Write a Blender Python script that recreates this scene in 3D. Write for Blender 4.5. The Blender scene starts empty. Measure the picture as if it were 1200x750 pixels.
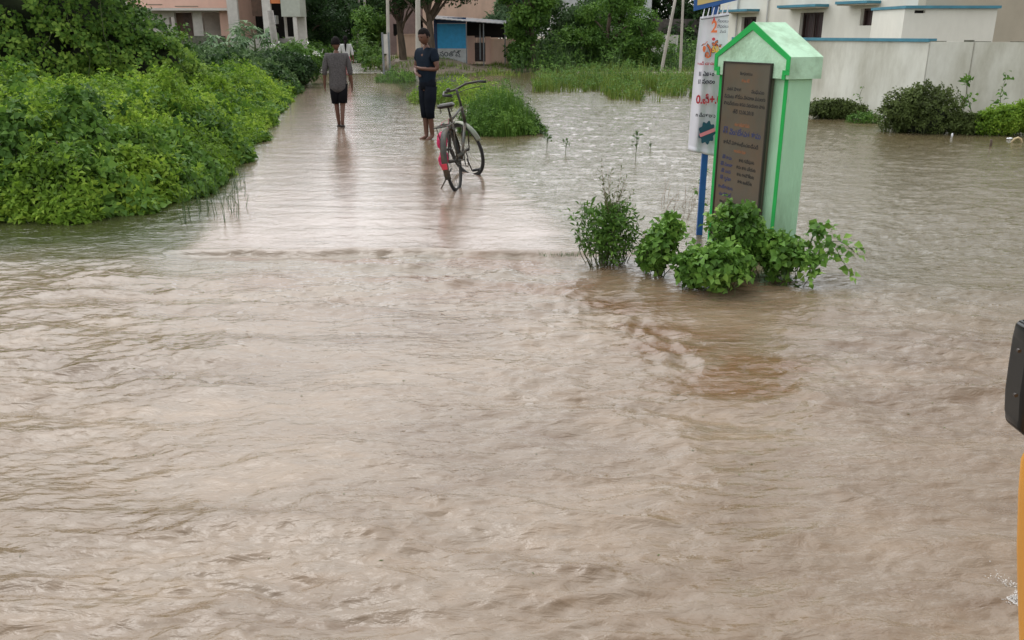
import bpy, bmesh, math, random
import numpy as np
from mathutils import Vector, Matrix
random.seed(7); RNG = np.random.default_rng(11)
R = math.radians
sc = bpy.context.scene
COL = sc.collection

# ------------------------------------------------------------------ camera, sky, sun, exposure
CAM_H = 1.6; PITCH = R(18.6)
cam = bpy.data.cameras.new('camera'); camo = bpy.data.objects.new('camera', cam); COL.objects.link(camo)
camo.location = (0, 0, CAM_H); camo.rotation_euler = (R(90) - PITCH, 0, 0)
cam.lens = 30.0; cam.sensor_width = 36.0; cam.clip_start = 0.05; cam.clip_end = 2000
sc.camera = camo
SUN_EL = R(62); SUN_AZ = R(-34)          # azimuth measured from +Y towards +X
world = bpy.data.worlds.new('World'); sc.world = world; world.use_nodes = True
nt = world.node_tree; nt.nodes.clear()
N = nt.nodes.new; L = nt.links.new
wo = N('ShaderNodeOutputWorld'); bg = N('ShaderNodeBackground'); bg.inputs[1].default_value = 0.15
sky = N('ShaderNodeTexSky'); sky.sky_type = 'NISHITA'; sky.sun_disc = False
sky.sun_elevation = SUN_EL; sky.sun_rotation = SUN_AZ
sky.air_density = 1.3; sky.dust_density = 2.2; sky.ozone_density = 1.0
hs = N('ShaderNodeHueSaturation'); hs.inputs['Saturation'].default_value = 0.12
cl = N('ShaderNodeTexNoise'); cl.inputs['Scale'].default_value = 2.2; cl.inputs['Detail'].default_value = 5
tcw = N('ShaderNodeTexCoord'); mpw = N('ShaderNodeMapping'); mpw.inputs['Scale'].default_value = (1, 1, 2.5)
rw = N('ShaderNodeMapRange'); rw.inputs[1].default_value = 0.3; rw.inputs[2].default_value = 0.7
rw.inputs[3].default_value = 0.9; rw.inputs[4].default_value = 2.7
mw = N('ShaderNodeVectorMath'); mw.operation = 'SCALE'
L(tcw.outputs['Generated'], mpw.inputs[0]); L(mpw.outputs[0], cl.inputs['Vector']); L(cl.outputs['Fac'], rw.inputs[0])
L(sky.outputs[0], hs.inputs['Color']); L(hs.outputs[0], mw.inputs[0]); L(rw.outputs[0], mw.inputs['Scale'])
L(mw.outputs[0], bg.inputs[0]); L(bg.outputs[0], wo.inputs[0])
sun = bpy.data.lights.new('sun', 'SUN'); sun.energy = 0.7; sun.angle = R(80); sun.color = (1.0, 0.97, 0.93)
suno = bpy.data.objects.new('sun', sun); COL.objects.link(suno)
sd = Vector((math.sin(SUN_AZ) * math.cos(SUN_EL), math.cos(SUN_AZ) * math.cos(SUN_EL), math.sin(SUN_EL)))
suno.rotation_euler = sd.to_track_quat('Z', 'Y').to_euler(); suno.location = (0, 20, 30)
sc.view_settings.view_transform = 'Standard'; sc.view_settings.look = 'None'
sc.view_settings.exposure = 0.10; sc.view_settings.gamma = 1.0; sc.view_settings.use_curve_mapping = False
sc.cycles.max_bounces = 6; sc.cycles.transparent_max_bounces = 8
sc.cycles.use_denoising = True

# ------------------------------------------------------------------ measuring helpers: a bearing in the photo -> metres
CP, SP = math.cos(PITCH), math.sin(PITCH)
def _dir(px, py):
    u = (px - 600) / 1000.0; v = (375 - py) / 1000.0
    return Vector((u, CP + v * SP, -SP + v * CP))
def G(px, py, z=0.0):
    d = _dir(px, py); t = (z - CAM_H) / d.z
    return Vector((d.x * t, d.y * t, z))
def W(px, py, Y):
    d = _dir(px, py); t = Y / d.y
    return Vector((d.x * t, Y, CAM_H + d.z * t))

# ------------------------------------------------------------------ noise
def _hash(ix, iy, s):
    h = (ix.astype(np.int64) * 374761393 + iy.astype(np.int64) * 668265263 + s * 1442695041) & 0x7fffffff
    h = ((h ^ (h >> 13)) * 1274126177) & 0x7fffffff
    return ((h ^ (h >> 16)) & 0xffff) / 65535.0
def perlin(x, y, s=0):
    x = np.asarray(x, float); y = np.asarray(y, float)
    ix = np.floor(x); iy = np.floor(y); fx = x - ix; fy = y - iy
    ux = fx * fx * fx * (fx * (fx * 6 - 15) + 10); uy = fy * fy * fy * (fy * (fy * 6 - 15) + 10)
    def g(a, b):
        an = _hash(ix + a, iy + b, s) * 2 * np.pi
        return np.cos(an) * (fx - a) + np.sin(an) * (fy - b)
    n0 = g(0, 0) * (1 - ux) + g(1, 0) * ux; n1 = g(0, 1) * (1 - ux) + g(1, 1) * ux
    return (n0 * (1 - uy) + n1 * uy) * 1.5
def fbm(x, y, o=3, s=0):
    t = 0; a = 1.0; f = 1.0
    for k in range(o):
        t = t + a * perlin(np.asarray(x) * f + 17.3 * k, np.asarray(y) * f - 9.1 * k, s + k); a *= 0.5; f *= 2.03
    return t / 1.6
def sstep(a, b, x):
    t = np.clip((np.asarray(x, float) - a) / (b - a), 0, 1); return t * t * (3 - 2 * t)

# ------------------------------------------------------------------ materials
def srgb(r, g, b):
    f = lambda c: (c / 255 / 12.92) if c / 255 <= 0.04045 else ((c / 255 + 0.055) / 1.055) ** 2.4
    return (f(r), f(g), f(b), 1)
def mat(name, color, rough=0.6, metal=0.0, spec=0.5, var=0.12, vscale=6.0, dirt=None, dirt_amt=0.5, dscale=1.2,
        bump=0.0, bscale=40.0, stretch=(1, 1, 1)):
    """plain painted/plastered surface with mottling, optional stains and fine bump"""
    m = bpy.data.materials.new(name); m.use_nodes = True; n = m.node_tree; P = n.nodes['Principled BSDF']
    c = color if len(color) == 4 else (*color, 1)
    tc = n.nodes.new('ShaderNodeTexCoord'); mp = n.nodes.new('ShaderNodeMapping'); mp.inputs['Scale'].default_value = stretch
    n.links.new(tc.outputs['Object'], mp.inputs[0])
    no = n.nodes.new('ShaderNodeTexNoise'); no.inputs['Scale'].default_value = vscale; no.inputs['Detail'].default_value = 4
    n.links.new(mp.outputs[0], no.inputs['Vector'])
    mr = n.nodes.new('ShaderNodeMapRange'); mr.inputs[1].default_value = 0.3; mr.inputs[2].default_value = 0.7
    mr.inputs[3].default_value = 1 - var; mr.inputs[4].default_value = 1 + var
    n.links.new(no.outputs['Fac'], mr.inputs[0])
    sc_ = n.nodes.new('ShaderNodeVectorMath'); sc_.operation = 'SCALE'; sc_.inputs[0].default_value = c[:3]
    n.links.new(mr.outputs[0], sc_.inputs['Scale']); out = sc_.outputs[0]
    if dirt is not None:
        d = n.nodes.new('ShaderNodeTexNoise'); d.inputs['Scale'].default_value = dscale; d.inputs['Detail'].default_value = 7
        d.inputs['Roughness'].default_value = 0.65; n.links.new(mp.outputs[0], d.inputs['Vector'])
        r2 = n.nodes.new('ShaderNodeMapRange'); r2.inputs[1].default_value = 0.44; r2.inputs[2].default_value = 0.72
        r2.inputs[3].default_value = 0; r2.inputs[4].default_value = dirt_amt; n.links.new(d.outputs['Fac'], r2.inputs[0])
        mx = n.nodes.new('ShaderNodeMix'); mx.data_type = 'RGBA'; n.links.new(r2.outputs[0], mx.inputs[0])
        n.links.new(out, mx.inputs[6]); mx.inputs[7].default_value = dirt if len(dirt) == 4 else (*dirt, 1); out = mx.outputs[2]
    n.links.new(out, P.inputs['Base Color'])
    P.inputs['Roughness'].default_value = rough; P.inputs['Metallic'].default_value = metal
    P.inputs['Specular IOR Level'].default_value = spec
    if bump > 0:
        b = n.nodes.new('ShaderNodeTexNoise'); b.inputs['Scale'].default_value = bscale; b.inputs['Detail'].default_value = 4
        n.links.new(mp.outputs[0], b.inputs['Vector'])
        bn = n.nodes.new('ShaderNodeBump'); bn.inputs['Strength'].default_value = bump; bn.inputs['Distance'].default_value = 0.01
        n.links.new(b.outputs['Fac'], bn.inputs['Height']); n.links.new(bn.outputs[0], P.inputs['Normal'])
    return m
def leaf_mat(name, c1, c2, c3, patch=0.7, trans=0.3, rough=0.6):
    """foliage: every leaf takes its own tone, and patches of the plant are paler or darker"""
    m = bpy.data.materials.new(name); m.use_nodes = True; n = m.node_tree; P = n.nodes['Principled BSDF']
    ge = n.nodes.new('ShaderNodeNewGeometry'); tc = n.nodes.new('ShaderNodeTexCoord')
    no = n.nodes.new('ShaderNodeTexNoise'); no.inputs['Scale'].default_value = patch; no.inputs['Detail'].default_value = 3
    n.links.new(tc.outputs['Object'], no.inputs['Vector'])
    ma = n.nodes.new('ShaderNodeMath'); ma.operation = 'MULTIPLY_ADD'; ma.inputs[1].default_value = 0.5
    mr = n.nodes.new('ShaderNodeMapRange'); mr.inputs[1].default_value = 0.35; mr.inputs[2].default_value = 0.65
    mr.inputs[3].default_value = 0.0; mr.inputs[4].default_value = 0.5
    n.links.new(no.outputs['Fac'], mr.inputs[0]); n.links.new(ge.outputs['Random Per Island'], ma.inputs[0]); n.links.new(mr.outputs[0], ma.inputs[2])
    cr = n.nodes.new('ShaderNodeValToRGB'); e = cr.color_ramp.elements
    e[0].position = 0.05; e[0].color = (*c1, 1); e[1].position = 0.95; e[1].color = (*c3, 1)
    k = e.new(0.5); k.color = (*c2, 1)
    n.links.new(ma.outputs[0], cr.inputs[0]); n.links.new(cr.outputs[0], P.inputs['Base Color'])
    P.inputs['Roughness'].default_value = rough; P.inputs['Specular IOR Level'].default_value = 0.18
    tr = n.nodes.new('ShaderNodeBsdfTranslucent'); n.links.new(cr.outputs[0], tr.inputs['Color'])
    mx = n.nodes.new('ShaderNodeMixShader'); mx.inputs[0].default_value = trans
    n.links.new(P.outputs[0], mx.inputs[1]); n.links.new(tr.outputs[0], mx.inputs[2])
    n.links.new(mx.outputs[0], n.nodes['Material Output'].inputs['Surface'])
    return m

M = {}
M['leaf_bright'] = leaf_mat('bright_leaves', (0.07, 0.14, 0.018), (0.18, 0.31, 0.03), (0.38, 0.52, 0.065), 0.9, 0.45)
M['leaf_mid'] = leaf_mat('mid_green_leaves', (0.04, 0.095, 0.018), (0.085, 0.18, 0.028), (0.17, 0.30, 0.05), 0.8)
M['leaf_dark'] = leaf_mat('dark_leaves', (0.014, 0.035, 0.01), (0.028, 0.065, 0.018), (0.06, 0.12, 0.03), 0.6)
M['leaf_vine'] = leaf_mat('vine_leaves', (0.03, 0.075, 0.015), (0.09, 0.185, 0.028), (0.26, 0.39, 0.06), 0.5)
M['leaf_weed'] = leaf_mat('dull_weeds', (0.04, 0.08, 0.025), (0.075, 0.14, 0.045), (0.14, 0.22, 0.08), 0.5)
M['leaf_grass'] = leaf_mat('grass_blades', (0.055, 0.095, 0.018), (0.14, 0.215, 0.035), (0.29, 0.345, 0.085), 0.9)
M['leaf_lily'] = leaf_mat('broad_leaves', (0.05, 0.12, 0.02), (0.12, 0.25, 0.04), (0.26, 0.42, 0.08), 3.0, 0.25, 0.4)
M['leaf_olive'] = leaf_mat('olive_twigs', (0.045, 0.06, 0.018), (0.085, 0.12, 0.03), (0.15, 0.2, 0.06), 2.0)
M['leaf_palm'] = leaf_mat('palm_leaves', (0.06, 0.12, 0.06), (0.13, 0.22, 0.1), (0.25, 0.36, 0.19), 2.0)
M['bark'] = mat('bark', (0.09, 0.065, 0.045), 0.9, var=0.35, vscale=9, bump=0.6, bscale=30, stretch=(1, 1, 0.25))
M['stem'] = mat('green_stem', (0.07, 0.09, 0.03), 0.7, var=0.3)
M['twig'] = mat('dry_twig', (0.2, 0.13, 0.085), 0.8, var=0.3)
M['foliage_shade'] = mat('shade_fill', (0.02, 0.028, 0.01), 0.95, var=0.5, vscale=3, bump=0.8, bscale=12)  # near-black green stands in for the shade deep inside foliage

# ------------------------------------------------------------------ object helpers
def prop(o, label=None, cat=None, group=None, kind=None):
    if label: o['label'] = label
    if cat: o['category'] = cat
    if group: o['group'] = group
    if kind: o['kind'] = kind
    return o
def thing(name, label, cat, loc=(0, 0, 0), rz=0, group=None):
    o = bpy.data.objects.new(name, None); COL.objects.link(o); o.location = loc; o.rotation_euler = (0, 0, rz)
    o.empty_display_size = 0.2
    return prop(o, label, cat, group)
def link(name, me, m, parent=None, smooth=False, loc=None, rz=None):
    o = bpy.data.objects.new(name, me); COL.objects.link(o)
    if m is not None:
        for k in (m if isinstance(m, (list, tuple)) else [m]): me.materials.append(k)
    if parent is not None: o.parent = parent
    if loc is not None: o.location = loc
    if rz is not None: o.rotation_euler = (0, 0, rz)
    if smooth: me.polygons.foreach_set('use_smooth', [True] * len(me.polygons))
    return o
def npmesh(name, verts, faces):
    """verts (n,3), faces (m,k) one face size"""
    verts = np.asarray(verts, np.float32); faces = np.asarray(faces, np.int32); k = faces.shape[1]
    me = bpy.data.meshes.new(name); me.vertices.add(len(verts)); me.vertices.foreach_set('co', verts.ravel())
    me.loops.add(faces.size); me.loops.foreach_set('vertex_index', faces.ravel())
    me.polygons.add(len(faces)); me.polygons.foreach_set('loop_start', np.arange(0, faces.size, k, dtype=np.int32))
    me.update(calc_edges=True); me.validate(); return me
class MB:
    """collects shapes for ONE part"""
    def __init__(s): s.bm = bmesh.new()
    def box(s, a, b, bev=0.0, mtx=None):
        r = bmesh.ops.create_cube(s.bm, size=1.0); vs = r['verts']
        c = [(a[i] + b[i]) / 2 for i in range(3)]; d = [abs(b[i] - a[i]) for i in range(3)]
        for v in vs: v.co = Vector((c[0] + v.co.x * d[0], c[1] + v.co.y * d[1], c[2] + v.co.z * d[2]))
        if bev > 0:
            es = list({e for v in vs for e in v.link_edges})
            g = bmesh.ops.bevel(s.bm, geom=es, offset=bev, segments=2, profile=0.5, affect='EDGES'); vs = list({v for f in g['faces'] for v in f.verts} | {v for v in vs if v.is_valid})
        if mtx is not None: bmesh.ops.transform(s.bm, matrix=mtx, verts=[v for v in vs if v.is_valid])
        return s
    def tube(s, pts, r, seg=8, cap=True, flat=1.0):
        pts = [Vector(p) for p in pts]; n = len(pts); rs = r if isinstance(r, (list, tuple)) else [r] * n
        rings = []; up = Vector((0, 0, 1)); prev = None
        for i, p in enumerate(pts):
            d = (pts[min(i + 1, n - 1)] - pts[max(i - 1, 0)]).normalized()
            if prev is None:
                a = d.cross(up) if abs(d.dot(up)) < 0.95 else d.cross(Vector((1, 0, 0)))
            else: a = prev - d * prev.dot(d)
            a.normalize(); prev = a; b = d.cross(a).normalized()
            rings.append([s.bm.verts.new(p + (a * math.cos(2 * math.pi * k / seg) + b * math.sin(2 * math.pi * k / seg) * flat) * rs[i]) for k in range(seg)])
        for i in range(n - 1):
            for k in range(seg):
                s.bm.faces.new((rings[i][k], rings[i][(k + 1) % seg], rings[i + 1][(k + 1) % seg], rings[i + 1][k]))
        if cap: s.bm.faces.new(rings[0][::-1]); s.bm.faces.new(rings[-1])
        return s
    def torus(s, c, ax, Rr, r, seg=48, sub=8, a0=0, a1=2 * math.pi, ref=None):
        c = Vector(c); ax = Vector(ax).normalized(); full = abs(a1 - a0 - 2 * math.pi) < 1e-6
        u = Vector(ref) if ref else (Vector((0, 0, 1)) if abs(ax.z) < 0.9 else Vector((1, 0, 0)))
        u = (u - ax * u.dot(ax)).normalized(); w = ax.cross(u)
        n = seg if full else seg + 1; rings = []
        for i in range(n):
            t = a0 + (a1 - a0) * i / seg; rad = u * math.cos(t) + w * math.sin(t)
            rings.append([s.bm.verts.new(c + rad * (Rr + r * math.cos(2 * math.pi * k / sub)) + ax * r * math.sin(2 * math.pi * k / sub)) for k in range(sub)])
        for i in range(seg):
            A = rings[i]; B = rings[(i + 1) % n]
            for k in range(sub): s.bm.faces.new((A[k], A[(k + 1) % sub], B[(k + 1) % sub], B[k]))
        return s
    def sphere(s, c, r, sx=1, sy=1, sz=1, sub=2):
        g = bmesh.ops.create_icosphere(s.bm, subdivisions=sub, radius=r)
        for v in g['verts']: v.co = Vector((v.co.x * sx, v.co.y * sy, v.co.z * sz)) + Vector(c)
        return s
    def prism(s, poly, mtx, depth):
        """poly in local XY, extruded along local Z by depth, placed with mtx"""
        a = [s.bm.verts.new(mtx @ Vector((p[0], p[1], 0))) for p in poly]; b = [s.bm.verts.new(mtx @ Vector((p[0], p[1], depth))) for p in poly]
        n = len(poly); s.bm.faces.new(a[::-1]); s.bm.faces.new(b)
        for i in range(n): s.bm.faces.new((a[i], a[(i + 1) % n], b[(i + 1) % n], b[i]))
        return s
    def build(s, name, m, parent=None, smooth=False, loc=None, rz=None):
        bmesh.ops.recalc_face_normals(s.bm, faces=s.bm.faces); me = bpy.data.meshes.new(name); s.bm.to_mesh(me); s.bm.free()
        return link(name, me, m, parent, smooth, loc, rz)
def text_part(name, body, size, m, parent, loc, rot=(R(90), 0, 0), align='CENTER', bold=0.0, sx=1.0):
    cu = bpy.data.curves.new(name, 'FONT'); cu.body = body; cu.size = size; cu.align_x = align; cu.align_y = 'CENTER'
    cu.extrude = 0.0006; cu.resolution_u = 2; cu.offset = bold
    t = bpy.data.objects.new('tmp_text', cu); COL.objects.link(t)
    bpy.context.view_layer.update()
    me = bpy.data.meshes.new_from_object(t.evaluated_get(bpy.context.evaluated_depsgraph_get()))
    bpy.data.objects.remove(t); bpy.data.curves.remove(cu)
    me.materials.clear()
    o = link(name, me, m, parent, loc=loc); o.rotation_euler = rot; o.scale = (sx, 1, 1); return o

# ------------------------------------------------------------------ foliage generators
def _unit(v): return v / np.maximum(np.linalg.norm(v, axis=-1, keepdims=True), 1e-9)
def leaf_verts(base, d, nrm, Ln, Wd, fold=0.25, droop=0.15):
    """one folded leaf per row -> 5 verts, 4 tris"""
    side = _unit(np.cross(d, nrm)); nn = _unit(np.cross(side, d)); Ln = Ln[:, None]; Wd = Wd[:, None]
    mid = base + d * Ln * 0.5
    l = mid - side * Wd * 0.5 + nn * Wd * fold; r = mid + side * Wd * 0.5 + nn * Wd * fold
    tip = base + d * Ln - nn * Ln * droop
    v = np.stack([base, l, mid, r, tip], 1).reshape(-1, 3)
    k = np.arange(len(base))[:, None] * 5
    f = np.concatenate([k + [0, 2, 1], k + [1, 2, 4], k + [0, 3, 2], k + [3, 4, 2]], 1).reshape(-1, 3)
    return v, f
def sprigs(c, n, size, k=7, elev=0.35, wid=0.5, jit=0.3, fold=0.2, droop=0.2):
    """rosettes of k leaflets at points c facing n"""
    m = len(c); n = _unit(n + RNG.normal(0, jit, (m, 3))); size = np.broadcast_to(size, (m,))
    a = _unit(np.cross(n, RNG.normal(0, 1, (m, 3)))); b = np.cross(n, a)
    B, D, NN, S, Wi = [], [], [], [], []
    for i in range(k):
        t = 2 * np.pi * i / k + RNG.uniform(-0.35, 0.35, m); e = elev + RNG.uniform(-0.35, 0.35, m)
        d = (a * np.cos(t)[:, None] + b * np.sin(t)[:, None]) * np.cos(e)[:, None] + n * np.sin(e)[:, None]
        s = size * RNG.uniform(0.65, 1.25, m)
        B.append(c + d * (s * 0.12)[:, None] + RNG.normal(0, 1, (m, 3)) * (size * 0.22)[:, None]); D.append(d); NN.append(_unit(n + RNG.normal(0, 0.35, (m, 3)))); S.append(s); Wi.append(s * wid * RNG.uniform(0.8, 1.2, m))
    return leaf_verts(np.concatenate(B), _unit(np.concatenate(D)), np.concatenate(NN), np.concatenate(S), np.concatenate(Wi), fold, droop)
def join(parts):
    V, F, o = [], [], 0
    for v, f in parts: V.append(v); F.append(f + o); o += len(v)
    return np.concatenate(V), np.concatenate(F)
def stems_mesh(lines, r0, r1=None):
    """lines: list of (m,3) arrays; thin 3-sided tubes"""
    r1 = r0 * 0.4 if r1 is None else r1; V, F, o = [], [], 0
    for p in lines:
        p = np.asarray(p, float); m = len(p); d = _unit(np.gradient(p, axis=0))
        a = _unit(np.cross(d, np.array([0.3, 0.5, 0.1]) + 0 * d)); b = np.cross(d, a); rr = np.linspace(r0, r1, m)[:, None]
        ring = [p + (a * math.cos(t) + b * math.sin(t)) * rr for t in (0, 2.094, 4.189)]
        V.append(np.stack(ring, 1).reshape(-1, 3))
        i = np.arange(m - 1) * 3
        for k in range(3):
            k2 = (k + 1) % 3; F.append(np.stack([i + k, i + k2, i + 3 + k2, i + 3 + k], 1) + o)
        o += m * 3
    return np.concatenate(V), np.concatenate(F)
def blade_verts(base, h, lean, w):
    """curved grass blades: 3 segments"""
    m = len(base); az = RNG.uniform(0, 2 * np.pi, m); dd = np.stack([np.cos(az), np.sin(az), 0 * az], 1); sd = np.stack([-np.sin(az), np.cos(az), 0 * az], 1)
    P = []
    for t in (0, 0.4, 0.75, 1.0):
        c = base + np.stack([0 * h, 0 * h, h * t * (1 - 0.15 * t * lean)], 1) + dd * (h * lean * t * t * 0.8)[:, None]
        ww = (w * (1 - t) ** 0.7)[:, None] * 0.5
        P += [c - sd * ww, c + sd * ww]
    v = np.stack(P, 1).reshape(-1, 3); k = np.arange(m)[:, None] * 8
    f = np.concatenate([k + [0, 1, 3, 2], k + [2, 3, 5, 4], k + [4, 5, 7, 6]], 1).reshape(-1, 4)
    return v, f
def bush(name, label, cat, loc, rad, n, leaf, m, k=6, stems=14, group=None, wid=0.5, lumps=4, zb=0.0, elev=0.35, jit=0.4, lean=(0, 0), mstem='stem', core=False, droop=0.2, shoots=0, shoot_len=.12):
    """rounded shrub: lumpy shell of leaf rosettes over real stems"""
    t = thing(name, label, cat, loc, 0, group); rx, ry, rz = rad
    ce = [np.array([RNG.uniform(-.45, .45) * rx, RNG.uniform(-.45, .45) * ry, rz * RNG.uniform(.35, .65)]) for _ in range(lumps)]
    ce[0] = np.array([0, 0, rz * 0.5]); sz = [RNG.uniform(.45, .7) for _ in ce]; sz[0] = 0.75
    C, NN = [], []
    per = n // len(ce)
    for c, s in zip(ce, sz):
        d = _unit(RNG.normal(0, 1, (per, 3))); rr = RNG.uniform(0.45, 1.0, (per, 1)) ** 0.5
        rag = 1 + 0.25 * perlin(d[:, 0] * 3 + c[0] * 7, d[:, 1] * 3 + d[:, 2] * 2, int(abs(c[0]) * 100))[:, None]
        p = c + d * rr * rag * np.array([rx, ry, rz * 0.62]) * s
        C.append(p); NN.append(_unit(d + np.array([0, 0, 0.5])))
    C = np.concatenate(C); NN = np.concatenate(NN); C[:, 2] += zb
    C[:, 0] += lean[0] * C[:, 2]; C[:, 1] += lean[1] * C[:, 2]
    ok = C[:, 2] > 0.01; C = C[ok]; NN = NN[ok]
    fol = [sprigs(C, NN, leaf, k, elev, wid, jit, droop=droop)]; stm = []
    if stems:
        idx = RNG.choice(len(C), stems); ln = []
        for i in idx:
            e = C[i]; b = np.array([e[0] * 0.15, e[1] * 0.15, -0.15]); q = np.linspace(0, 1, 6)[:, None]
            ln.append(b + (e - b) * q + np.array([e[0], e[1], 0]) * 0.25 * np.sin(q * np.pi) + RNG.normal(0, 0.01, (6, 3)))
        stm.append(stems_mesh(ln, max(0.004, rz * 0.012)))
    if shoots:
        ln, tc2 = [], []
        for _ in range(shoots):
            e = C[RNG.integers(len(C))]; d = _unit(np.array([e[0] / rx, e[1] / ry, .9 * e[2] / rz]) + RNG.normal(0, .35, 3)); q = np.linspace(-.5, 1, 6)[:, None]; s_ = shoot_len * RNG.uniform(.5, 1.2)
            pts = e + d * q * s_ + np.array([0, 0, -.35 * s_]) * q ** 2; ln.append(pts); tc2 += [p_ + RNG.normal(0, leaf * .2, 3) for p_ in (pts[2], pts[3], pts[4], pts[5], pts[5])]
        stm.append(stems_mesh(ln, .003, .0015)); fol.append(sprigs(np.array(tc2), np.tile([0, -.2, 1.], (len(tc2), 1)), leaf * .9, 3, .2, wid, .6))
    v, f = join(fol); link('foliage', npmesh('foliage', v, f), M[m], t)
    if stm: v, f = join(stm); link('stem', npmesh('stem', v, f), M[mstem], t)
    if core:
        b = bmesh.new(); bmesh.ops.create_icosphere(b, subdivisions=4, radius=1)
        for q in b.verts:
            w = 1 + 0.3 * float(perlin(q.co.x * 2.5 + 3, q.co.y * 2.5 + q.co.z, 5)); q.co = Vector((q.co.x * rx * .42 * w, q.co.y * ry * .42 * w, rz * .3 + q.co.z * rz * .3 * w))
        me = bpy.data.meshes.new('dark_core'); b.to_mesh(me); b.free(); link('dark_core', me, M['foliage_shade'], t, True)  # solid core added so gaps between the leaves read as shade
    return t
def tree(label, loc, h, crown, n, leaf, m, trunk_r=0.14, low=0.3, k=5, name='tree', group=None, clumps=14, wid=0.55, lean=(0, 0), mtrunk='bark', seed=0):
    """tapered trunk, limbs, clumped crown of leaf rosettes"""
    rg = np.random.default_rng(seed + 100); t = thing(name, label, 'tree', loc, 0, group)
    cx, cy, cz = crown; top = h; z0 = h * low
    cl = []
    for i in range(clumps):
        a = rg.uniform(0, 2 * np.pi); r = rg.uniform(0, 1) ** 0.6; zz = rg.uniform(0, 1)
        wr = math.sin(math.pi * min(1, 0.18 + 0.75 * zz)) ** 0.6
        cl.append(np.array([math.cos(a) * r * cx * wr + lean[0] * zz, math.sin(a) * r * cy * wr + lean[1] * zz, z0 + zz * (top - z0) * 0.92]))
    mb = MB(); tp = [(0, 0, -0.3)] + [(lean[0] * q * 0.6 + 0.06 * h * math.sin(q * 4 + seed) * 0.3, lean[1] * q * 0.5, h * q * 0.8) for q in (0.05, 0.25, 0.5, 0.75, 1.0)]
    mb.tube(tp, [trunk_r * 1.4, trunk_r * 1.15, trunk_r, trunk_r * .75, trunk_r * .5, trunk_r * .2], 9)
    for c in cl:
        q = min(0.95, max(0.15, (c[2] / (h * 0.8)) * rg.uniform(0.45, 0.8))); s = Vector((lean[0] * q * .6, lean[1] * q * .5, h * 0.8 * q))
        e = Vector(c); mid = s.lerp(e, 0.5) + Vector((0, 0, 0.08 * h * rg.uniform(-.3, 1)))
        mb.tube([s, s.lerp(mid, .5), mid, mid.lerp(e, .6), e], [trunk_r * .4, trunk_r * .33, trunk_r * .25, trunk_r * .16, trunk_r * .06], 6)
    mb.build('trunk', M[mtrunk], t, True)
    per = n // clumps; C, NN = [], []
    rc = 0.42 * ((cx + cy) / 2)
    for c in cl:
        d = _unit(rg.normal(0, 1, (per, 3))); rr = rg.uniform(0.25, 1, (per, 1)) ** 0.5; s = rc * rg.uniform(.7, 1.25)
        C.append(c + d * rr * s * np.array([1, 1, .75])); NN.append(_unit(d + np.array([0, 0, .7])))
    C = np.concatenate(C); NN = np.concatenate(NN); ok = C[:, 2] > 0.05; C = C[ok]; NN = NN[ok]
    v, f = sprigs(C, NN, leaf, k, 0.2, wid, 0.5); link('crown', npmesh('crown', v, f), M[m], t)
    return t

# ================================================================== GROUND
def road_mid(Y): return -0.995 - 0.19 * (Y - 6.35)          # centre line of the concrete lane
ROADW = 1.45
def land(x, y):
    """ground height: flooded bed, banks rising beyond the flood"""
    lat = x - road_mid(y)
    z = -0.32 + 0 * x
    z = z + 0.50 * sstep(35.5, 40.5, y + 0.6 * fbm(x / 3, y / 3, 2, 3)) * sstep(-3.5, -2.0, -abs(lat) + 100)
    z = z + 0.40 * sstep(1.7, 3.0, -lat) * sstep(7.2, 9.5, y)          # bank under the left thicket
    z = z + 0.30 * sstep(24, 30, y) * sstep(1.5, 2.2, lat) * sstep(6.0, 4.5, lat)
    return z + 0.05 * fbm(x / 1.3, y / 1.3, 3, 8)
ys = np.concatenate([[-60, -20, -5], np.arange(0, 60, 0.4), [62, 66, 72, 80, 95, 120, 160, 240, 400]])
xs = np.concatenate([[-400, -150, -80, -50], np.arange(-34, 34, 0.4), [50, 80, 150, 400]])
X, Y = np.meshgrid(xs, ys); Z = land(X, Y); Z = np.where(np.abs(X - road_mid(Y)) < 2.0, np.minimum(Z, -0.12), Z)
nx = len(xs); i = np.arange(len(ys) - 1)[:, None] * nx + np.arange(nx - 1)[None, :]
F = np.stack([i, i + 1, i + 1 + nx, i + nx], -1).reshape(-1, 4)
gm = mat('muddy_ground', (0.16, 0.12, 0.08), 0.75, var=0.25, vscale=1.5, dirt=(0.07, 0.08, 0.03), dirt_amt=0.7, dscale=0.9, bump=0.5, bscale=14)
prop(link('ground', npmesh('ground', np.stack([X, Y, Z], -1).reshape(-1, 3), F), gm, smooth=True), kind='structure')

# concrete lane, its far end rising just clear of the flood
mb = MB(); yy = list(np.arange(6.42, 90, 2.2)); cm = mat('wet_concrete', (0.36, 0.33, 0.29), 0.22, var=0.12, vscale=1.3, dirt=(0.24, 0.19, 0.14), dirt_amt=0.7, dscale=0.7, bump=0.15, bscale=60)
for a, b in zip(yy[:-1], yy[1:]):
    za, zb_ = [float(-0.05 + 0.075 * sstep(26, 44, q)) for q in (a, b)]
    ax, bx_ = road_mid(a), road_mid(b); g = 0.006
    v = [mb.bm.verts.new(p) for p in [(ax - ROADW, a + g, za), (ax + ROADW, a + g, za), (bx_ + ROADW, b - g, zb_), (bx_ - ROADW, b - g, zb_),
                                      (ax - ROADW, a + g, za - .22), (ax + ROADW, a + g, za - .22), (bx_ + ROADW, b - g, zb_ - .22), (bx_ - ROADW, b - g, zb_ - .22)]]
    for q in ((0, 1, 2, 3), (7, 6, 5, 4), (0, 4, 5, 1), (1, 5, 6, 2), (2, 6, 7, 3), (3, 7, 4, 0)): mb.bm.faces.new([v[k] for k in q])
prop(mb.build('road', cm), kind='structure')

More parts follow.
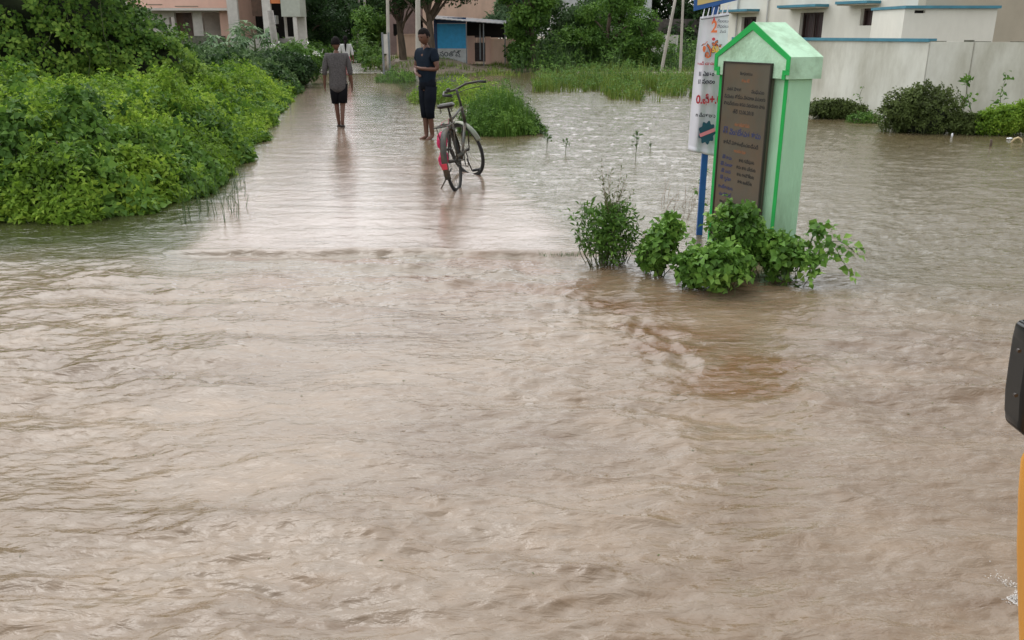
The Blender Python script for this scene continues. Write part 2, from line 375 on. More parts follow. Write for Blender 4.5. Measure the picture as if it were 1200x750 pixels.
# ================================================================== FLOOD WATER (real waves)
def wave(x, y):
    lat = x - road_mid(y)
    edge = 0.16 * fbm(x / 0.7, y / 0.7, 3, 40)
    on = (1 - .85 * sstep(10, 12.5, y + .5 * fbm(x / .8, y / 1.5, 2, 41)) * sstep(-.15, .55, lat + .2 * fbm(x, y / 2, 2, 42)) * sstep(27, 22, y)) * sstep(ROADW + .22, ROADW - .12, np.abs(lat + edge)) * sstep(6.32, 6.60, y + 0.16 * fbm(x * 1.7, y, 3, 3))
    fore = sstep(7.2, 6.0, y + .9 * sstep(1.2, 3.2, x) + .35 * fbm(x / 1.2, y / .6, 2, 43))                        # the wider sheet nearer than the lane's end
    # current: warped, long crested swell with sharp crests
    wx = x + 0.25 * fbm(x / 1.1, y / 1.1, 2, 1); wy = y + 0.16 * fbm(x / 0.9, y / 0.7, 2, 2) - 0.10 * x * sstep(-1, -4, x) + 0.12 * x * sstep(1, 3, x)
    sw = perlin(wx / 0.95, wy / 0.30, 4); r1 = 1 - np.abs(perlin(wx / 0.75 + 3, wy / 0.22, 5)) * 1.6
    ch = fbm(wx / 0.30, wy / 0.105, 3, 6); fi = fbm(wx / 0.10, wy / 0.045, 2, 9)
    calm = 0.45 + 0.55 * sstep(-0.35, 0.45, fbm(x / 1.7, y / 1.1, 2, 22))
    r2 = 1 - np.abs(perlin(wx / 1.3 + 8, wy / 0.34, 15)) * 2.2
    streak = np.maximum(r2 - 0.70, 0) * sstep(0.05, 0.4, perlin(x / 0.8, y / 0.5, 33))
    dg = fbm((x * .8 + y * .55) / .16, (y * .8 - x * .35) / .085, 3, 27); d2 = perlin((x * .9 - y * .5) / .5, (y * .9 + x * .3) / .20, 28)
    hf = (0.0260 * sw + 0.0120 * r1 * np.abs(r1) + 0.0110 * ch + 0.0185 * d2 + 0.0135 * dg + 0.0070 * fi + 0.065 * streak) * calm * (1 - .75 * sstep(-1.6, -3.2, x + 0.5 * fbm(x, y, 2, 50)) * sstep(5.6, 6.9, y))
    hf = hf * (1 - .55 * np.exp(-(((x - 1.05) / .55) ** 2 + ((y - 4.6) / .9) ** 2)))
    # flooded field: short wind chop
    cp = fbm(x / 0.30, y / 0.16, 3, 12); c2 = perlin(x / 0.9, y / 0.5, 13)
    hp = (0.0095 * cp + 0.0055 * c2 + 0.0034 * fbm(x / 0.07, y / 0.05, 2, 14)) * (1 + .9 * sstep(1.2, 2.6, x) * sstep(9.5, 7, y)) * (1 + 0.03 * y)
    # thin sheet on the lane
    hr = 0.0016 * fbm((x + y * .4) / 0.10, y / 0.07, 3, 20) + 0.0022 * fbm(x / 0.18, y / 0.08, 3, 17) + 0.0018 * perlin(x / 0.8, y / 0.22, 18)
    hr = hr * (1 + 1.6 * sstep(9, 15, y) * sstep(-.5, 0.6, lat))
    h = hp * (1 - fore) * (1 - on) + hr * on + hf * fore * (1 - on)
    # the little fall off the lane's end and the tumble below it
    lip = sstep(6.47, 6.39, y + 0.13 * fbm(x * 1.7, y, 3, 3)) * (.8 + .2 * sstep(-.2, .3, perlin(x / .45, 0 * x, 45))); within = sstep(ROADW + .5, ROADW - .1, np.abs(lat))
    h = h - 0.055 * lip * within * sstep(3.8, 6.3, y)
    tum = np.exp(-((y - 6.27 + 0.25 * np.maximum(x, 0) * 0.6) / 0.16) ** 2) * sstep(-2.4, -1.4, x) * sstep(2.3, 1.2, x)
    h = h + tum * (0.022 * np.abs(fbm(x / 0.20, y / 0.09, 4, 19)) + 0.002)
    # eddies trailing from the lane's corner past the shrubs
    ed = np.exp(-(((x - (6.05 - y) / 2.1 - .12 * perlin(y / .5, 0 * y, 24)) / 0.26) ** 2)) * sstep(3.5, 4.2, y) * sstep(6.35, 6.1, y)
    h = h + ed * (0.022 * fbm(x / 0.19, y / 0.14, 4, 23) + .011 * (1 - np.abs(perlin(x / .16, y / .22, 25)) * 2))
    e2 = np.exp(-(((x - .9) / .75) ** 2 + ((y - 5.75) / .3) ** 2)); h = h + e2 * .016 * fbm(x / .13, y / .10, 4, 26)
    return h, on, fore
NR, NC = 860, 760
ry = 1.3 * (52 / 1.3) ** (np.arange(NR) / (NR - 1)); cu = np.linspace(-1, 1, NC)
Yg = np.repeat(ry[:, None], NC, 1); Xg = cu[None, :] * (1.3 + 0.74 * Yg)
Hg, ON, FO = wave(Xg, Yg); Hg = Hg * (1 - sstep(30, 50, Yg) * 0.7)
tgt = np.zeros((NR + 2, NC + 2, 3)); tgt[1:-1, 1:-1] = np.stack([Xg, Yg, Hg], -1)
tgt[1:-1, 0] = np.stack([0 * ry - 200, ry, 0 * ry], -1); tgt[1:-1, -1] = np.stack([0 * ry + 200, ry, 0 * ry], -1)
tgt[0, 1:-1] = np.stack([Xg[0], 0 * cu - 40, 0 * cu], -1); tgt[-1, 1:-1] = np.stack([Xg[-1], 0 * cu + 56, 0 * cu], -1)
tgt[0, 0] = (-200, -40, 0); tgt[0, -1] = (200, -40, 0); tgt[-1, 0] = (-200, 56, 0); tgt[-1, -1] = (200, 56, 0)
n2 = NC + 2; i = np.arange(NR + 1)[:, None] * n2 + np.arange(NC + 1)[None, :]
F = np.stack([i, i + 1, i + 1 + n2, i + n2], -1).reshape(-1, 4)
wm = npmesh('water', tgt.reshape(-1, 3), F)
def attr(me, name, a):
    full = np.zeros((NR + 2, NC + 2), np.float32); full[1:-1, 1:-1] = a; full[:, 0] = full[:, 1]; full[:, -1] = full[:, -2]; full[0] = full[1]; full[-1] = full[-2]
    at = me.attributes.new(name, 'FLOAT', 'POINT'); at.data.foreach_set('value', full.ravel())
attr(wm, 'shallow', ON)                                                     # thin sheet of water over the pale lane
# foliage's dark green reflection painted under the left bank; silt-brown current; red silt at the lane's end, plus the plate's ochre reflection painted in
green = sstep(-1.6, -3.2, Xg + 0.5 * fbm(Xg, Yg, 2, 50)) * sstep(5.6, 6.9, Yg + 0.25 * fbm(Xg / .7, Yg / .4, 2, 51)) * (1 - ON)
attr(wm, 'bank_reflection', np.clip(green, 0, 1))
red = (2.2 * np.exp(-((Yg - 6.31) / 0.09) ** 2) * sstep(-2.6, -1.8, Xg) * sstep(1.2, .6, Xg) + 1.2 * np.exp(-(((Xg - (6.05 - Yg) / 2.1) / 0.3) ** 2)) * sstep(3.5, 4.2, Yg) * sstep(6.4, 6.1, Yg) + np.exp(-((Yg - 5.7) / 0.7) ** 2) * sstep(-3, -1, Xg) * sstep(2.2, .8, Xg) + 1.6 * np.exp(-((Xg - 1.15) / 0.4) ** 2 - ((Yg - 4.0) / 0.45) ** 2)) * sstep(-.25, .5, fbm(Xg / .7, Yg / .35, 3, 60))  # last patch paints the plate's ochre reflection into the silt colour
attr(wm, 'silt_and_reflection', np.clip(red, 0, 1))
pond = sstep(4.9, 7.6, Yg + 1.3 * sstep(.8, 3.0, Xg) + .5 * fbm(Xg / 1.1, Yg / .7, 3, 44)) * (1 - ON)
attr(wm, 'pond', pond)
m = bpy.data.materials.new('flood_water'); m.use_nodes = True; n = m.node_tree; P = n.nodes['Principled BSDF']; nn = n.nodes.new; ll = n.links.new
tc = nn('ShaderNodeTexCoord')
def A(name):
    a = nn('ShaderNodeAttribute'); a.attribute_name = name; return a.outputs['Fac']
def mixc(f, a, b):
    x = nn('ShaderNodeMix'); x.data_type = 'RGBA'
    if isinstance(f, float): x.inputs[0].default_value = f
    else: ll(f, x.inputs[0])
    for s_, c in ((6, a), (7, b)):
        if isinstance(c, tuple): x.inputs[s_].default_value = (*c, 1)
        else: ll(c, x.inputs[s_])
    return x.outputs[2]
def noise(scale, detail, stretch, lo, hi, dist=0.0):
    mp = nn('ShaderNodeMapping'); mp.inputs['Scale'].default_value = stretch; ll(tc.outputs['Object'], mp.inputs[0])
    q = nn('ShaderNodeTexNoise'); q.inputs['Scale'].default_value = scale; q.inputs['Detail'].default_value = detail; q.inputs['Distortion'].default_value = dist; ll(mp.outputs[0], q.inputs['Vector'])
    r = nn('ShaderNodeMapRange'); r.inputs[1].default_value = lo; r.inputs[2].default_value = hi; ll(q.outputs['Fac'], r.inputs[0]); return r.outputs[0], q.outputs['Fac']
silt, _ = noise(1.1, 6, (0.7, 1.6, 1), 0.36, 0.64, 0.8)
c = mixc(silt, (0.128, 0.080, 0.042), (0.235, 0.170, 0.110))
fine, _ = noise(7, 5, (0.6, 1.8, 1), 0.35, 0.7, 0.5)
c = mixc(fine, c, (0.19, 0.143, 0.098))
c = mixc(A('pond'), c, (0.115, 0.092, 0.048)); c = mixc(A('shallow'), c, mixc(silt, (0.21, 0.155, 0.115), (0.30, 0.23, 0.185)))
c = mixc(A('bank_reflection'), c, (0.045, 0.05, 0.018)); c = mixc(A('silt_and_reflection'), c, (0.150, 0.083, 0.040))
ll(c, P.inputs['Base Color']); P.inputs['Roughness'].default_value = 0.06; P.inputs['IOR'].default_value = 1.52
_, f1 = noise(16, 4, (0.55, 1.5, 1), 0, 1, 0.6)
b1 = nn('ShaderNodeBump'); b1.inputs['Distance'].default_value = 0.012
ra = nn('ShaderNodeMapRange'); ra.inputs[3].default_value = 0.9; ra.inputs[4].default_value = 0.12; ll(A('shallow'), ra.inputs[0]); ll(ra.outputs[0], b1.inputs['Strength']); ll(f1, b1.inputs['Height'])
_, f2 = noise(55, 3, (0.7, 1.3, 1), 0, 1, 0.3)
b2 = nn('ShaderNodeBump'); b2.inputs['Distance'].default_value = 0.003; b2.inputs['Strength'].default_value = 0.6; ll(f2, b2.inputs['Height']); ll(b1.outputs[0], b2.inputs['Normal'])
ll(b2.outputs[0], P.inputs['Normal'])
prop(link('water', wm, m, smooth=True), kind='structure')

# ================================================================== GREEN MEMORIAL STONE
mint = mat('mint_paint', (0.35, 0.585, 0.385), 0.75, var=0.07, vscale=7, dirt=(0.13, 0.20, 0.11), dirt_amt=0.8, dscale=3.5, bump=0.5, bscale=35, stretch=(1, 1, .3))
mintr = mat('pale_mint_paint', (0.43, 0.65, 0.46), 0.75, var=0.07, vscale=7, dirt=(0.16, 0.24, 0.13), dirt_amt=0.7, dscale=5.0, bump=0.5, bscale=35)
trimg = mat('green_gloss_paint', (0.01, 0.36, 0.07), 0.35, var=0.1)
pl_m = mat('etched_metal_plate', (0.135, 0.118, 0.092), 0.33, metal=0.35, var=0.12, vscale=4, dirt=(0.2, 0.11, 0.06), dirt_amt=0.55, dscale=3.5)
plf = mat('dark_plate_frame', (0.03, 0.022, 0.018), 0.4)
ink = mat('dark_engraving', (0.02, 0.018, 0.016), 0.6); inkb = mat('blue_engraving', (0.03, 0.04, 0.12), 0.6); inko = mat('orange_engraving', (0.30, 0.12, 0.05), 0.6)
C1 = Vector((1.888, 6.04, 0)); CL = Vector((1.592, 6.77, 0)); wv = (C1 - CL); WID = wv.length; ANG = math.atan2(wv.y, wv.x)
mon = thing('memorial_stone', 'mint green gabled memorial pillar with a tall inscribed metal plate', 'monument', (CL + C1) / 2, ANG)
hw = WID / 2; DP = 0.205; ZE0, ZE1, ZA = 1.30, 1.445, 1.672; OV = 0.035
MB().box((-hw, 0, -0.4), (hw, DP, ZE0), 0.006).build('pillar', mint, mon)
front = Matrix(((1, 0, 0, 0), (0, 0, 1, -0.03), (0, 1, 0, 0), (0, 0, 0, 1)))
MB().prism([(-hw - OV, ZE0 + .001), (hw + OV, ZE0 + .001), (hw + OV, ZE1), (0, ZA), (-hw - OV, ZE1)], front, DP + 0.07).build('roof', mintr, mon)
def strip(poly, y0, d): return MB().prism(poly, Matrix(((1, 0, 0, 0), (0, 0, 1, y0), (0, 1, 0, 0), (0, 0, 0, 1))), d)
tw = 0.032
for s in (-1, 1):
    e = hw + OV
    q = [(0, ZA + .004), (s * (e + .004), ZE1 + .002), (s * (e + .004), ZE0 + .06), (s * (e - tw), ZE0 + .06), (s * (e - tw), ZE1 - .018), (0, ZA - 0.052)]
    strip(q, -0.038, 0.007).build('roof_trim', trimg, mon)
    q = [(s * (e + .003), ZE0 + .058), (s * (hw - tw), ZE0 + .058), (s * (hw - tw), ZE0 + .0), (s * (e + .003), ZE0 + .0)]
    strip([(s * (e + .003), ZE0 + .0585), (s * (hw - .03), ZE0 + .0585), (s * (hw - .03), ZE0 + .028), (s * (e + .003), ZE0 + .028)], -0.0365, 0.006).build('roof_trim', trimg, mon)
    strip([(s * (hw + .002), ZE0 - .004), (s * (hw + .002), ZE0 + .0275), (s * (hw - tw), ZE0 + .0275), (s * (hw - tw), ZE0 - .004)], -0.0365, 0.006).build('edge_trim', trimg, mon)
    strip([(s * hw, -.3), (s * hw, ZE0 - .001), (s * (hw - tw), ZE0 - .001), (s * (hw - tw), -.3)], -0.008, 0.0075).build('edge_trim', trimg, mon)
pw, pz0, pz1, pc = 0.280, 0.06, 1.40, -0.02
pls = MB().box((pc - pw + .012, -0.044, pz0), (pc + pw - .012, -0.034, pz1 - .01)).box((pc - pw + .012, -0.034, pz0), (pc + pw - .012, -0.002, ZE0 - .004)).build('inscribed_plate', pl_m, mon)
fr = MB()
for a, b in (((pc - pw, pz0), (pc - pw + .0115, pz1)), ((pc + pw - .0115, pz0), (pc + pw, pz1)), ((pc - pw + .0118, pz1 - .0115), (pc + pw - .0118, pz1))):
    fr.box((a[0], -0.05, a[1]), (b[0], -0.031, b[1]))
fr.build('plate_frame', plf, mon)
tl = lambda body, z, s, mm, x=0, sx=1.0, b=0.0006: text_part('engraved_line', body, s, mm, pls, (pc + x, -0.0448, z), bold=b, sx=sx)
tl('శిలాఫలకము', 1.318, 0.030, ink, b=0.0003); tl('గౌరవ శ్రీ', 1.268, 0.026, inko, 0.0)
tl('నగర పాలక', 1.205, 0.036, ink, -0.13, 1.1); tl('సంఘము', 1.198, 0.036, ink, 0.15, 1.1)
tl('సిమెంటు రోడ్డు నిరమాణ పనులకు', 1.150, 0.036, ink, 0, 0.98); tl('గౌరవనీయులు శాసన సభయులు వారు', 1.100, 0.036, ink, 0, 0.92)
tl('తేది 12.06.2018', 1.045, 0.040, ink); tl('శంకుసథాపన', 0.955, 0.036, inko); tl('శ్రీ వెంకటేశవర రావు', 0.895, 0.062, inkb, 0, 0.92, 0.0012)
tl('గారిచే పరారంభించబడినది', 0.815, 0.040, ink, 0, 1.05); tl('అధయకషత', 0.762, 0.030, inko)
for k, (a, b) in enumerate((('శ్రీ రామ', 'గారు కమిషనరు'), ('శ్రీ సుబబా', 'రావు గారు మేయరు'), ('శ్రీ నరస', 'గారు కారపొరేటరు'), ('శ్రీ కృషణ', 'గారు ఇంజినీరు'))):
    z = 0.700 - 0.052 * k; tl(a, z, 0.036, inkb, -0.15, 1.0); tl(b, z, 0.036, ink, 0.09, 0.85)
tl('కాంట్రాకటరు', 0.475, 0.036, inkb, -0.14); tl('మునిసిపల్', 0.42, 0.036, inkb, -0.14)
tl('అంచనా విలువ', 0.365, 0.036, ink, -0.1)

# ================================================================== BANNER ON ITS BLUE SIGN POST
by = 7.0; bp = W(819.5, 275, by)
bl = mat('blue_paint', (0.012, 0.085, 0.29), 0.45, var=0.15); yel = mat('faded_yellow_board', (0.55, 0.42, 0.17), 0.6, var=0.1)
cloth = mat('white_banner_cloth', (0.66, 0.66, 0.70), 0.65, var=0.04)
st = thing('sign_post', 'blue steel post carrying a yellow board with blue rim behind the memorial pillar', 'sign post', (bp.x, by, 0))
MB().box((-0.024, -.008, -.4), (0.024, .020, 2.5)).build('post', bl, st)
def bz(px, py): w = W(px, py, by); return w.x - bp.x, w.z
x0, zb = bz(812, 13); x1, zb2 = bz(864, 0)
s = MB(); q = [(x0, zb), (x1, zb + (zb2 - zb) * 1.0), (x1 + .02, 2.62), (x0 - .03, 2.55)]
s.prism(q, Matrix(((1, 0, 0, 0), (0, 0, 1, -.045), (0, 1, 0, 0), (0, 0, 0, 1))), 0.02); board = s.build('board', bl, st)
q2 = [(x0 + .022, zb + .04), (x1 - .022, zb2 + .022), (x1, 2.59), (x0, 2.52)]
MB().prism(q2, Matrix(((1, 0, 0, 0), (0, 0, 1, -.049), (0, 1, 0, 0), (0, 0, 0, 1))), 0.003).build('board_face', yel, board)
ban = thing('cloth_banner', 'white cloth banner printed in red and black hanging beside the green pillar', 'banner', (bp.x, by - 0.03, 0))
# sheet with soft folds, tapering where the wind pulls it
nu, nv = 40, 90; xt0, zt = bz(819, 20); xt1, zt1 = bz(852, 15); xb0, zbt = bz(806, 176); xb1, zb1 = bz(846, 184)
U, V = np.meshgrid(np.linspace(0, 1, nu), np.linspace(0, 1, nv))
xl = xt0 + (xb0 - xt0) * (1 - (1 - V) ** 2.0); xr = xt1 + (xb1 - xt1) * V
Xb = xl + (xr - xl) * U; Zb = (zt + (zt1 - zt) * U) * (1 - V) + (zbt + (zb1 - zbt) * U) * V
Yb = -0.02 + 0.010 * np.sin(U * 17 + 2 * V) * (0.3 + V) + 0.014 * np.sin(U * 6 + V * 5) + 0.05 * (U < 0.22) * (0.22 - U) * 4 * V
Yb = np.where(V > .965, Yb - .012 * np.sin((V - .965) / .035 * np.pi), Yb)
vv = np.stack([Xb, Yb, Zb], -1).reshape(-1, 3); i = np.arange(nv - 1)[:, None] * nu + np.arange(nu - 1)[None, :]
me = npmesh('sheet', vv, np.stack([i, i + 1, i + 1 + nu, i + nu], -1).reshape(-1, 4)); shb = link('sheet', me, cloth, ban, True)
so = shb.modifiers.new('thickness', 'SOLIDIFY'); so.thickness = 0.002
tb = MB()
for k in range(6):
    xx = xt0 + (xt1 - xt0) * (0.08 + k * 0.17); zz = zt + (zt1 - zt) * (0.08 + k * 0.17)
    tb.tube([(xx, -.025, zz - .012), (xx + .004, -.028, zz + .02), (xx + .012, -.02, zz + .055)], [.012, .008, .007], 6, flat=.5)
tb.build('tie', cloth, ban)
MB().tube([(xt0 + .002, -.045, zt - .018), (xt1, -.04, zt1 - .02)], .004, 6).build('hem_cord', mat('grey_cord', (.12, .12, .13), .8), ban)
redp = mat('red_print', (0.52, 0.03, 0.05), .6); blk = mat('black_print', (0.03, 0.03, 0.05), .6); org = mat('orange_print', (0.70, 0.16, 0.05), .6); yelp = mat('yellow_print', (0.75, 0.5, 0.08), .6); tealp = mat('teal_print', (0.01, 0.075, 0.11), .6)
def bt(body, px, py, size, mm, sx=1.0, bold=0.001, al='CENTER', rr=0.0, dy=0):
    x, z = bz(px, py); return text_part('printed_lettering', body, size, mm, ban, (x, -0.062 - dy, z), (R(90), rr, 0), al, bold, sx)
bt('2', 834, 32, 0.12, org, 0.8, .003); bt('.', 833.5, 41, .12, redp, 1, .005)
MB().prism([(-.012, 0), (.012, 0), (0, .035)], Matrix(((1, 0, 0, bz(833.5, 26)[0]), (0, 0, 1, -.0625), (0, 1, 0, bz(833.5, 26)[1] + .005), (0, 0, 0, 1))), .001).build('printed_flame', redp, ban)
for k in range(3): bt(['పిలలలు', 'పెదదలు', 'మన'][k], 844, 25 + 6 * k, .03, blk, .9, .0002)
bt('గృహ', 831, 55.5, 0.115, blk, .72, .006); bt('గృహ', 831, 55.5, 0.112, org, .72, .0016, dy=.002)
bt('50', 835, 58, 0.062, yelp, .8, .002, dy=.003)
bt('రండి చూడండి', 826, 74, 0.034, redp, .85, .001)
bt('౹౹ ఎకరం', 825, 86, 0.048, blk, .8, .0016); bt('౹౹ సథలం', 825, 95, 0.048, blk, .8, .0016)
bt('0.ఛి+.0', 827.5, 116, 0.092, redp, .78, .003); bt('n వివరాలకు', 824, 134, 0.040, blk, .85, .0012, rr=R(4))
# scalloped teal seal with a pink ribbon
cx, cz = bz(825.5, 154); pts = []
for k in range(72):
    t = 2 * math.pi * k / 72; r = 0.076 + 0.009 * math.cos(t * 9); pts.append((math.cos(t) * r * .82, math.sin(t) * r * 1.12))
seal = MB().prism(pts, Matrix(((1, 0, 0, cx), (0, 0, 1, -.063), (0, 1, 0, cz), (0, 0, 0, 1))), .001).build('printed_seal', tealp, ban)
c_, s_ = math.cos(R(22)), math.sin(R(22))
rb = [(-.06, -.014), (.066, -.014), (.066, .014), (-.06, .014)]
MB().prism([(a * c_ - b * s_, a * s_ + b * c_) for a, b in rb], Matrix(((1, 0, 0, cx), (0, 0, 1, -.066), (0, 1, 0, cz), (0, 0, 0, 1))), .001).build('ribbon', mat('pink_print', (.75, .25, .28), .6), seal)

# ================================================================== AUTO RICKSHAW NOSE (right edge, beside the camera)
ay = mat('rickshaw_yellow', (0.62, 0.27, 0.02), 0.3, var=0.04, vscale=3); bkp = mat('black_plastic', (0.012, 0.014, 0.015), 0.32, var=0.2); blkc = mat('black_canvas', (0.02, 0.02, 0.02), 0.8)
rub = mat('rubber', (0.015, 0.015, 0.015), 0.8); chrome = mat('scratched_steel', (0.45, 0.45, 0.45), 0.25, metal=0.9)
au = thing('auto_rickshaw', 'yellow auto rickshaw nose with black mirror at the right edge', 'auto rickshaw', (1.2, 0.0, 0))
cw = MB(); rings = []                                        # cowl: rounded sections going up, curving back to the sill
for z, xl_c, yf in ((.20, .705, .90), (.45, .70, .92), (.70, .692, .93), (.85, .668, .93), (.93, .648, .925), (1.0, .631, .92), (1.08, .612, .91), (1.13, .600, .90), (1.16, .600, .89), (1.175, .612, .875)):
    hwc = 1.2 - xl_c; cr = .02; xl_c -= .0105; hwc = 1.2 - xl_c; ring = [(-hwc, -.25)]
    for k in range(9): t = math.pi / 2 * k / 8; ring.append((-hwc + cr - cr * math.cos(t), yf - cr + cr * math.sin(t)))
    for k in range(1, 12): t = k / 12; ring.append((-hwc + cr + (2 * hwc - 2 * cr) * t, yf + .03 * math.sin(math.pi * t)))
    for k in range(9): t = math.pi / 2 * k / 8; ring.append((hwc - cr + cr * math.sin(t), yf - cr + cr * math.cos(t)))
    ring.append((hwc, -.25)); rings.append([cw.bm.verts.new((x, y, z)) for x, y in ring])
for a, b in zip(rings[:-1], rings[1:]):
    for k in range(len(a) - 1): cw.bm.faces.new((a[k], a[k + 1], b[k + 1], b[k]))
cw.bm.faces.new(rings[-1]); cw.build('front_cowl', ay, au, True)
mi = MB(); a = W(1193.5, 378, .9); b = W(1177, 505, .9)
# mirror housing: slim rounded shell seen from its back
hp = [(1200, 374), (1196, 373), (1191, 376), (1188, 380), (1186.5, 395), (1182, 425), (1178, 455), (1177, 480), (1176, 488), (1178, 493), (1193, 505), (1206, 508), (1214, 490), (1216, 430), (1212, 385)]
poly = [(W(px, py, .898).x - 1.2, W(px, py, .898).z) for px, py in hp]
mo = mi.prism(poly, Matrix(((1, 0, 0, 0), (0, 0, 1, .868), (0, 1, 0, 0), (0, 0, 0, 1))), .03)
bmesh.ops.bevel(mi.bm, geom=list(mi.bm.edges), offset=.0035, segments=2, affect='EDGES', profile=.5)
mir = mi.build('wing_mirror', bkp, au, True)
MB().tube([W(1210, 470, .915) - Vector((1.2, 0, 0)), Vector((.66 - 1.2, .80, 1.22)), Vector((.68 - 1.2, .7, 1.2))], .007, 8).build('mirror_stalk', bkp, mir)
for px, py in ((1194, 411), (1190, 463)):
    w = W(px, py, .9); MB().tube([(w.x * .868 / .9 - 1.2, .870, 1.6 + (w.z - 1.6) * .868 / .9), (w.x * .868 / .9 - 1.2, .8665, 1.6 + (w.z - 1.6) * .868 / .9)], .0022, 8).build('screw', plf, mir)
ws = MB(); ws.tube([(-.55, .84, 1.18), (-.50, .50, 1.78)], .014).tube([(.55, .84, 1.18), (.50, .50, 1.78)], .014).tube([(-.50, .50, 1.78), (.50, .50, 1.78)], .014); ws.build('windscreen_frame', blkc, au)
MB().box((-.56, -1.7, 1.80), (.56, .52, 1.86), .02).build('canvas_roof', blkc, au)
MB().box((-.58, -1.75, .35), (.58, -.30, .95), .05).build('rear_tub', ay, au)
MB().box((-.5, -1.4, .95), (.5, -1.25, 1.4), .04).box((-.5, -1.25, .72), (.5, -.8, .86), .03).build('passenger_seat', blkc, au)
for x, y in ((0, .62), (-.52, -1.3), (.52, -1.3)):
    w = MB().torus((x, y, .2), (1, 0, 0), .16, .045, 28, 8).build('wheel', rub, au, True); MB().tube([(x - .03, y, .2), (x + .03, y, .2)], .11, 16).build('rim', chrome, w)
for s in (-1, 1): MB().sphere((s * .0 + s * .22, .95, .85), .075, 1, .5, 1).build('headlight', chrome, au, True)

# churned foam where the rickshaw wheel parts the water
fc = G(1190, 728); nf = 5000; a = RNG.normal(0, 1, (nf, 2)); rr = RNG.uniform(.0006, .0019, nf)[:, None, None]
fcn = np.stack([fc.x + .066 + a[:, 0] * .014 + .02 * np.sin(a[:, 1] * 4), fc.y + a[:, 1] * .07, .012 + np.abs(RNG.normal(0, .004, nf)) * np.exp(-a[:, 0] ** 2)], 1)[:, None, :]
octv = np.array([[1.5, 0, 0], [-1.5, 0, 0], [0, 1.5, 0], [0, -1.5, 0], [0, 0, .6], [0, 0, -.6]])[None]; octf = np.array([[0, 2, 4], [2, 1, 4], [1, 3, 4], [3, 0, 4], [2, 0, 5], [1, 2, 5], [3, 1, 5], [0, 3, 5]])
ff = (np.arange(nf)[:, None, None] * 6 + octf[None]).reshape(-1, 3)
prop(link('foam', npmesh('foam', (fcn + octv * rr).reshape(-1, 3), ff), mat('white_foam', (.6, .58, .55), .6), smooth=True), kind='stuff', label='white foam churned up at the bottom right corner', cat='foam')

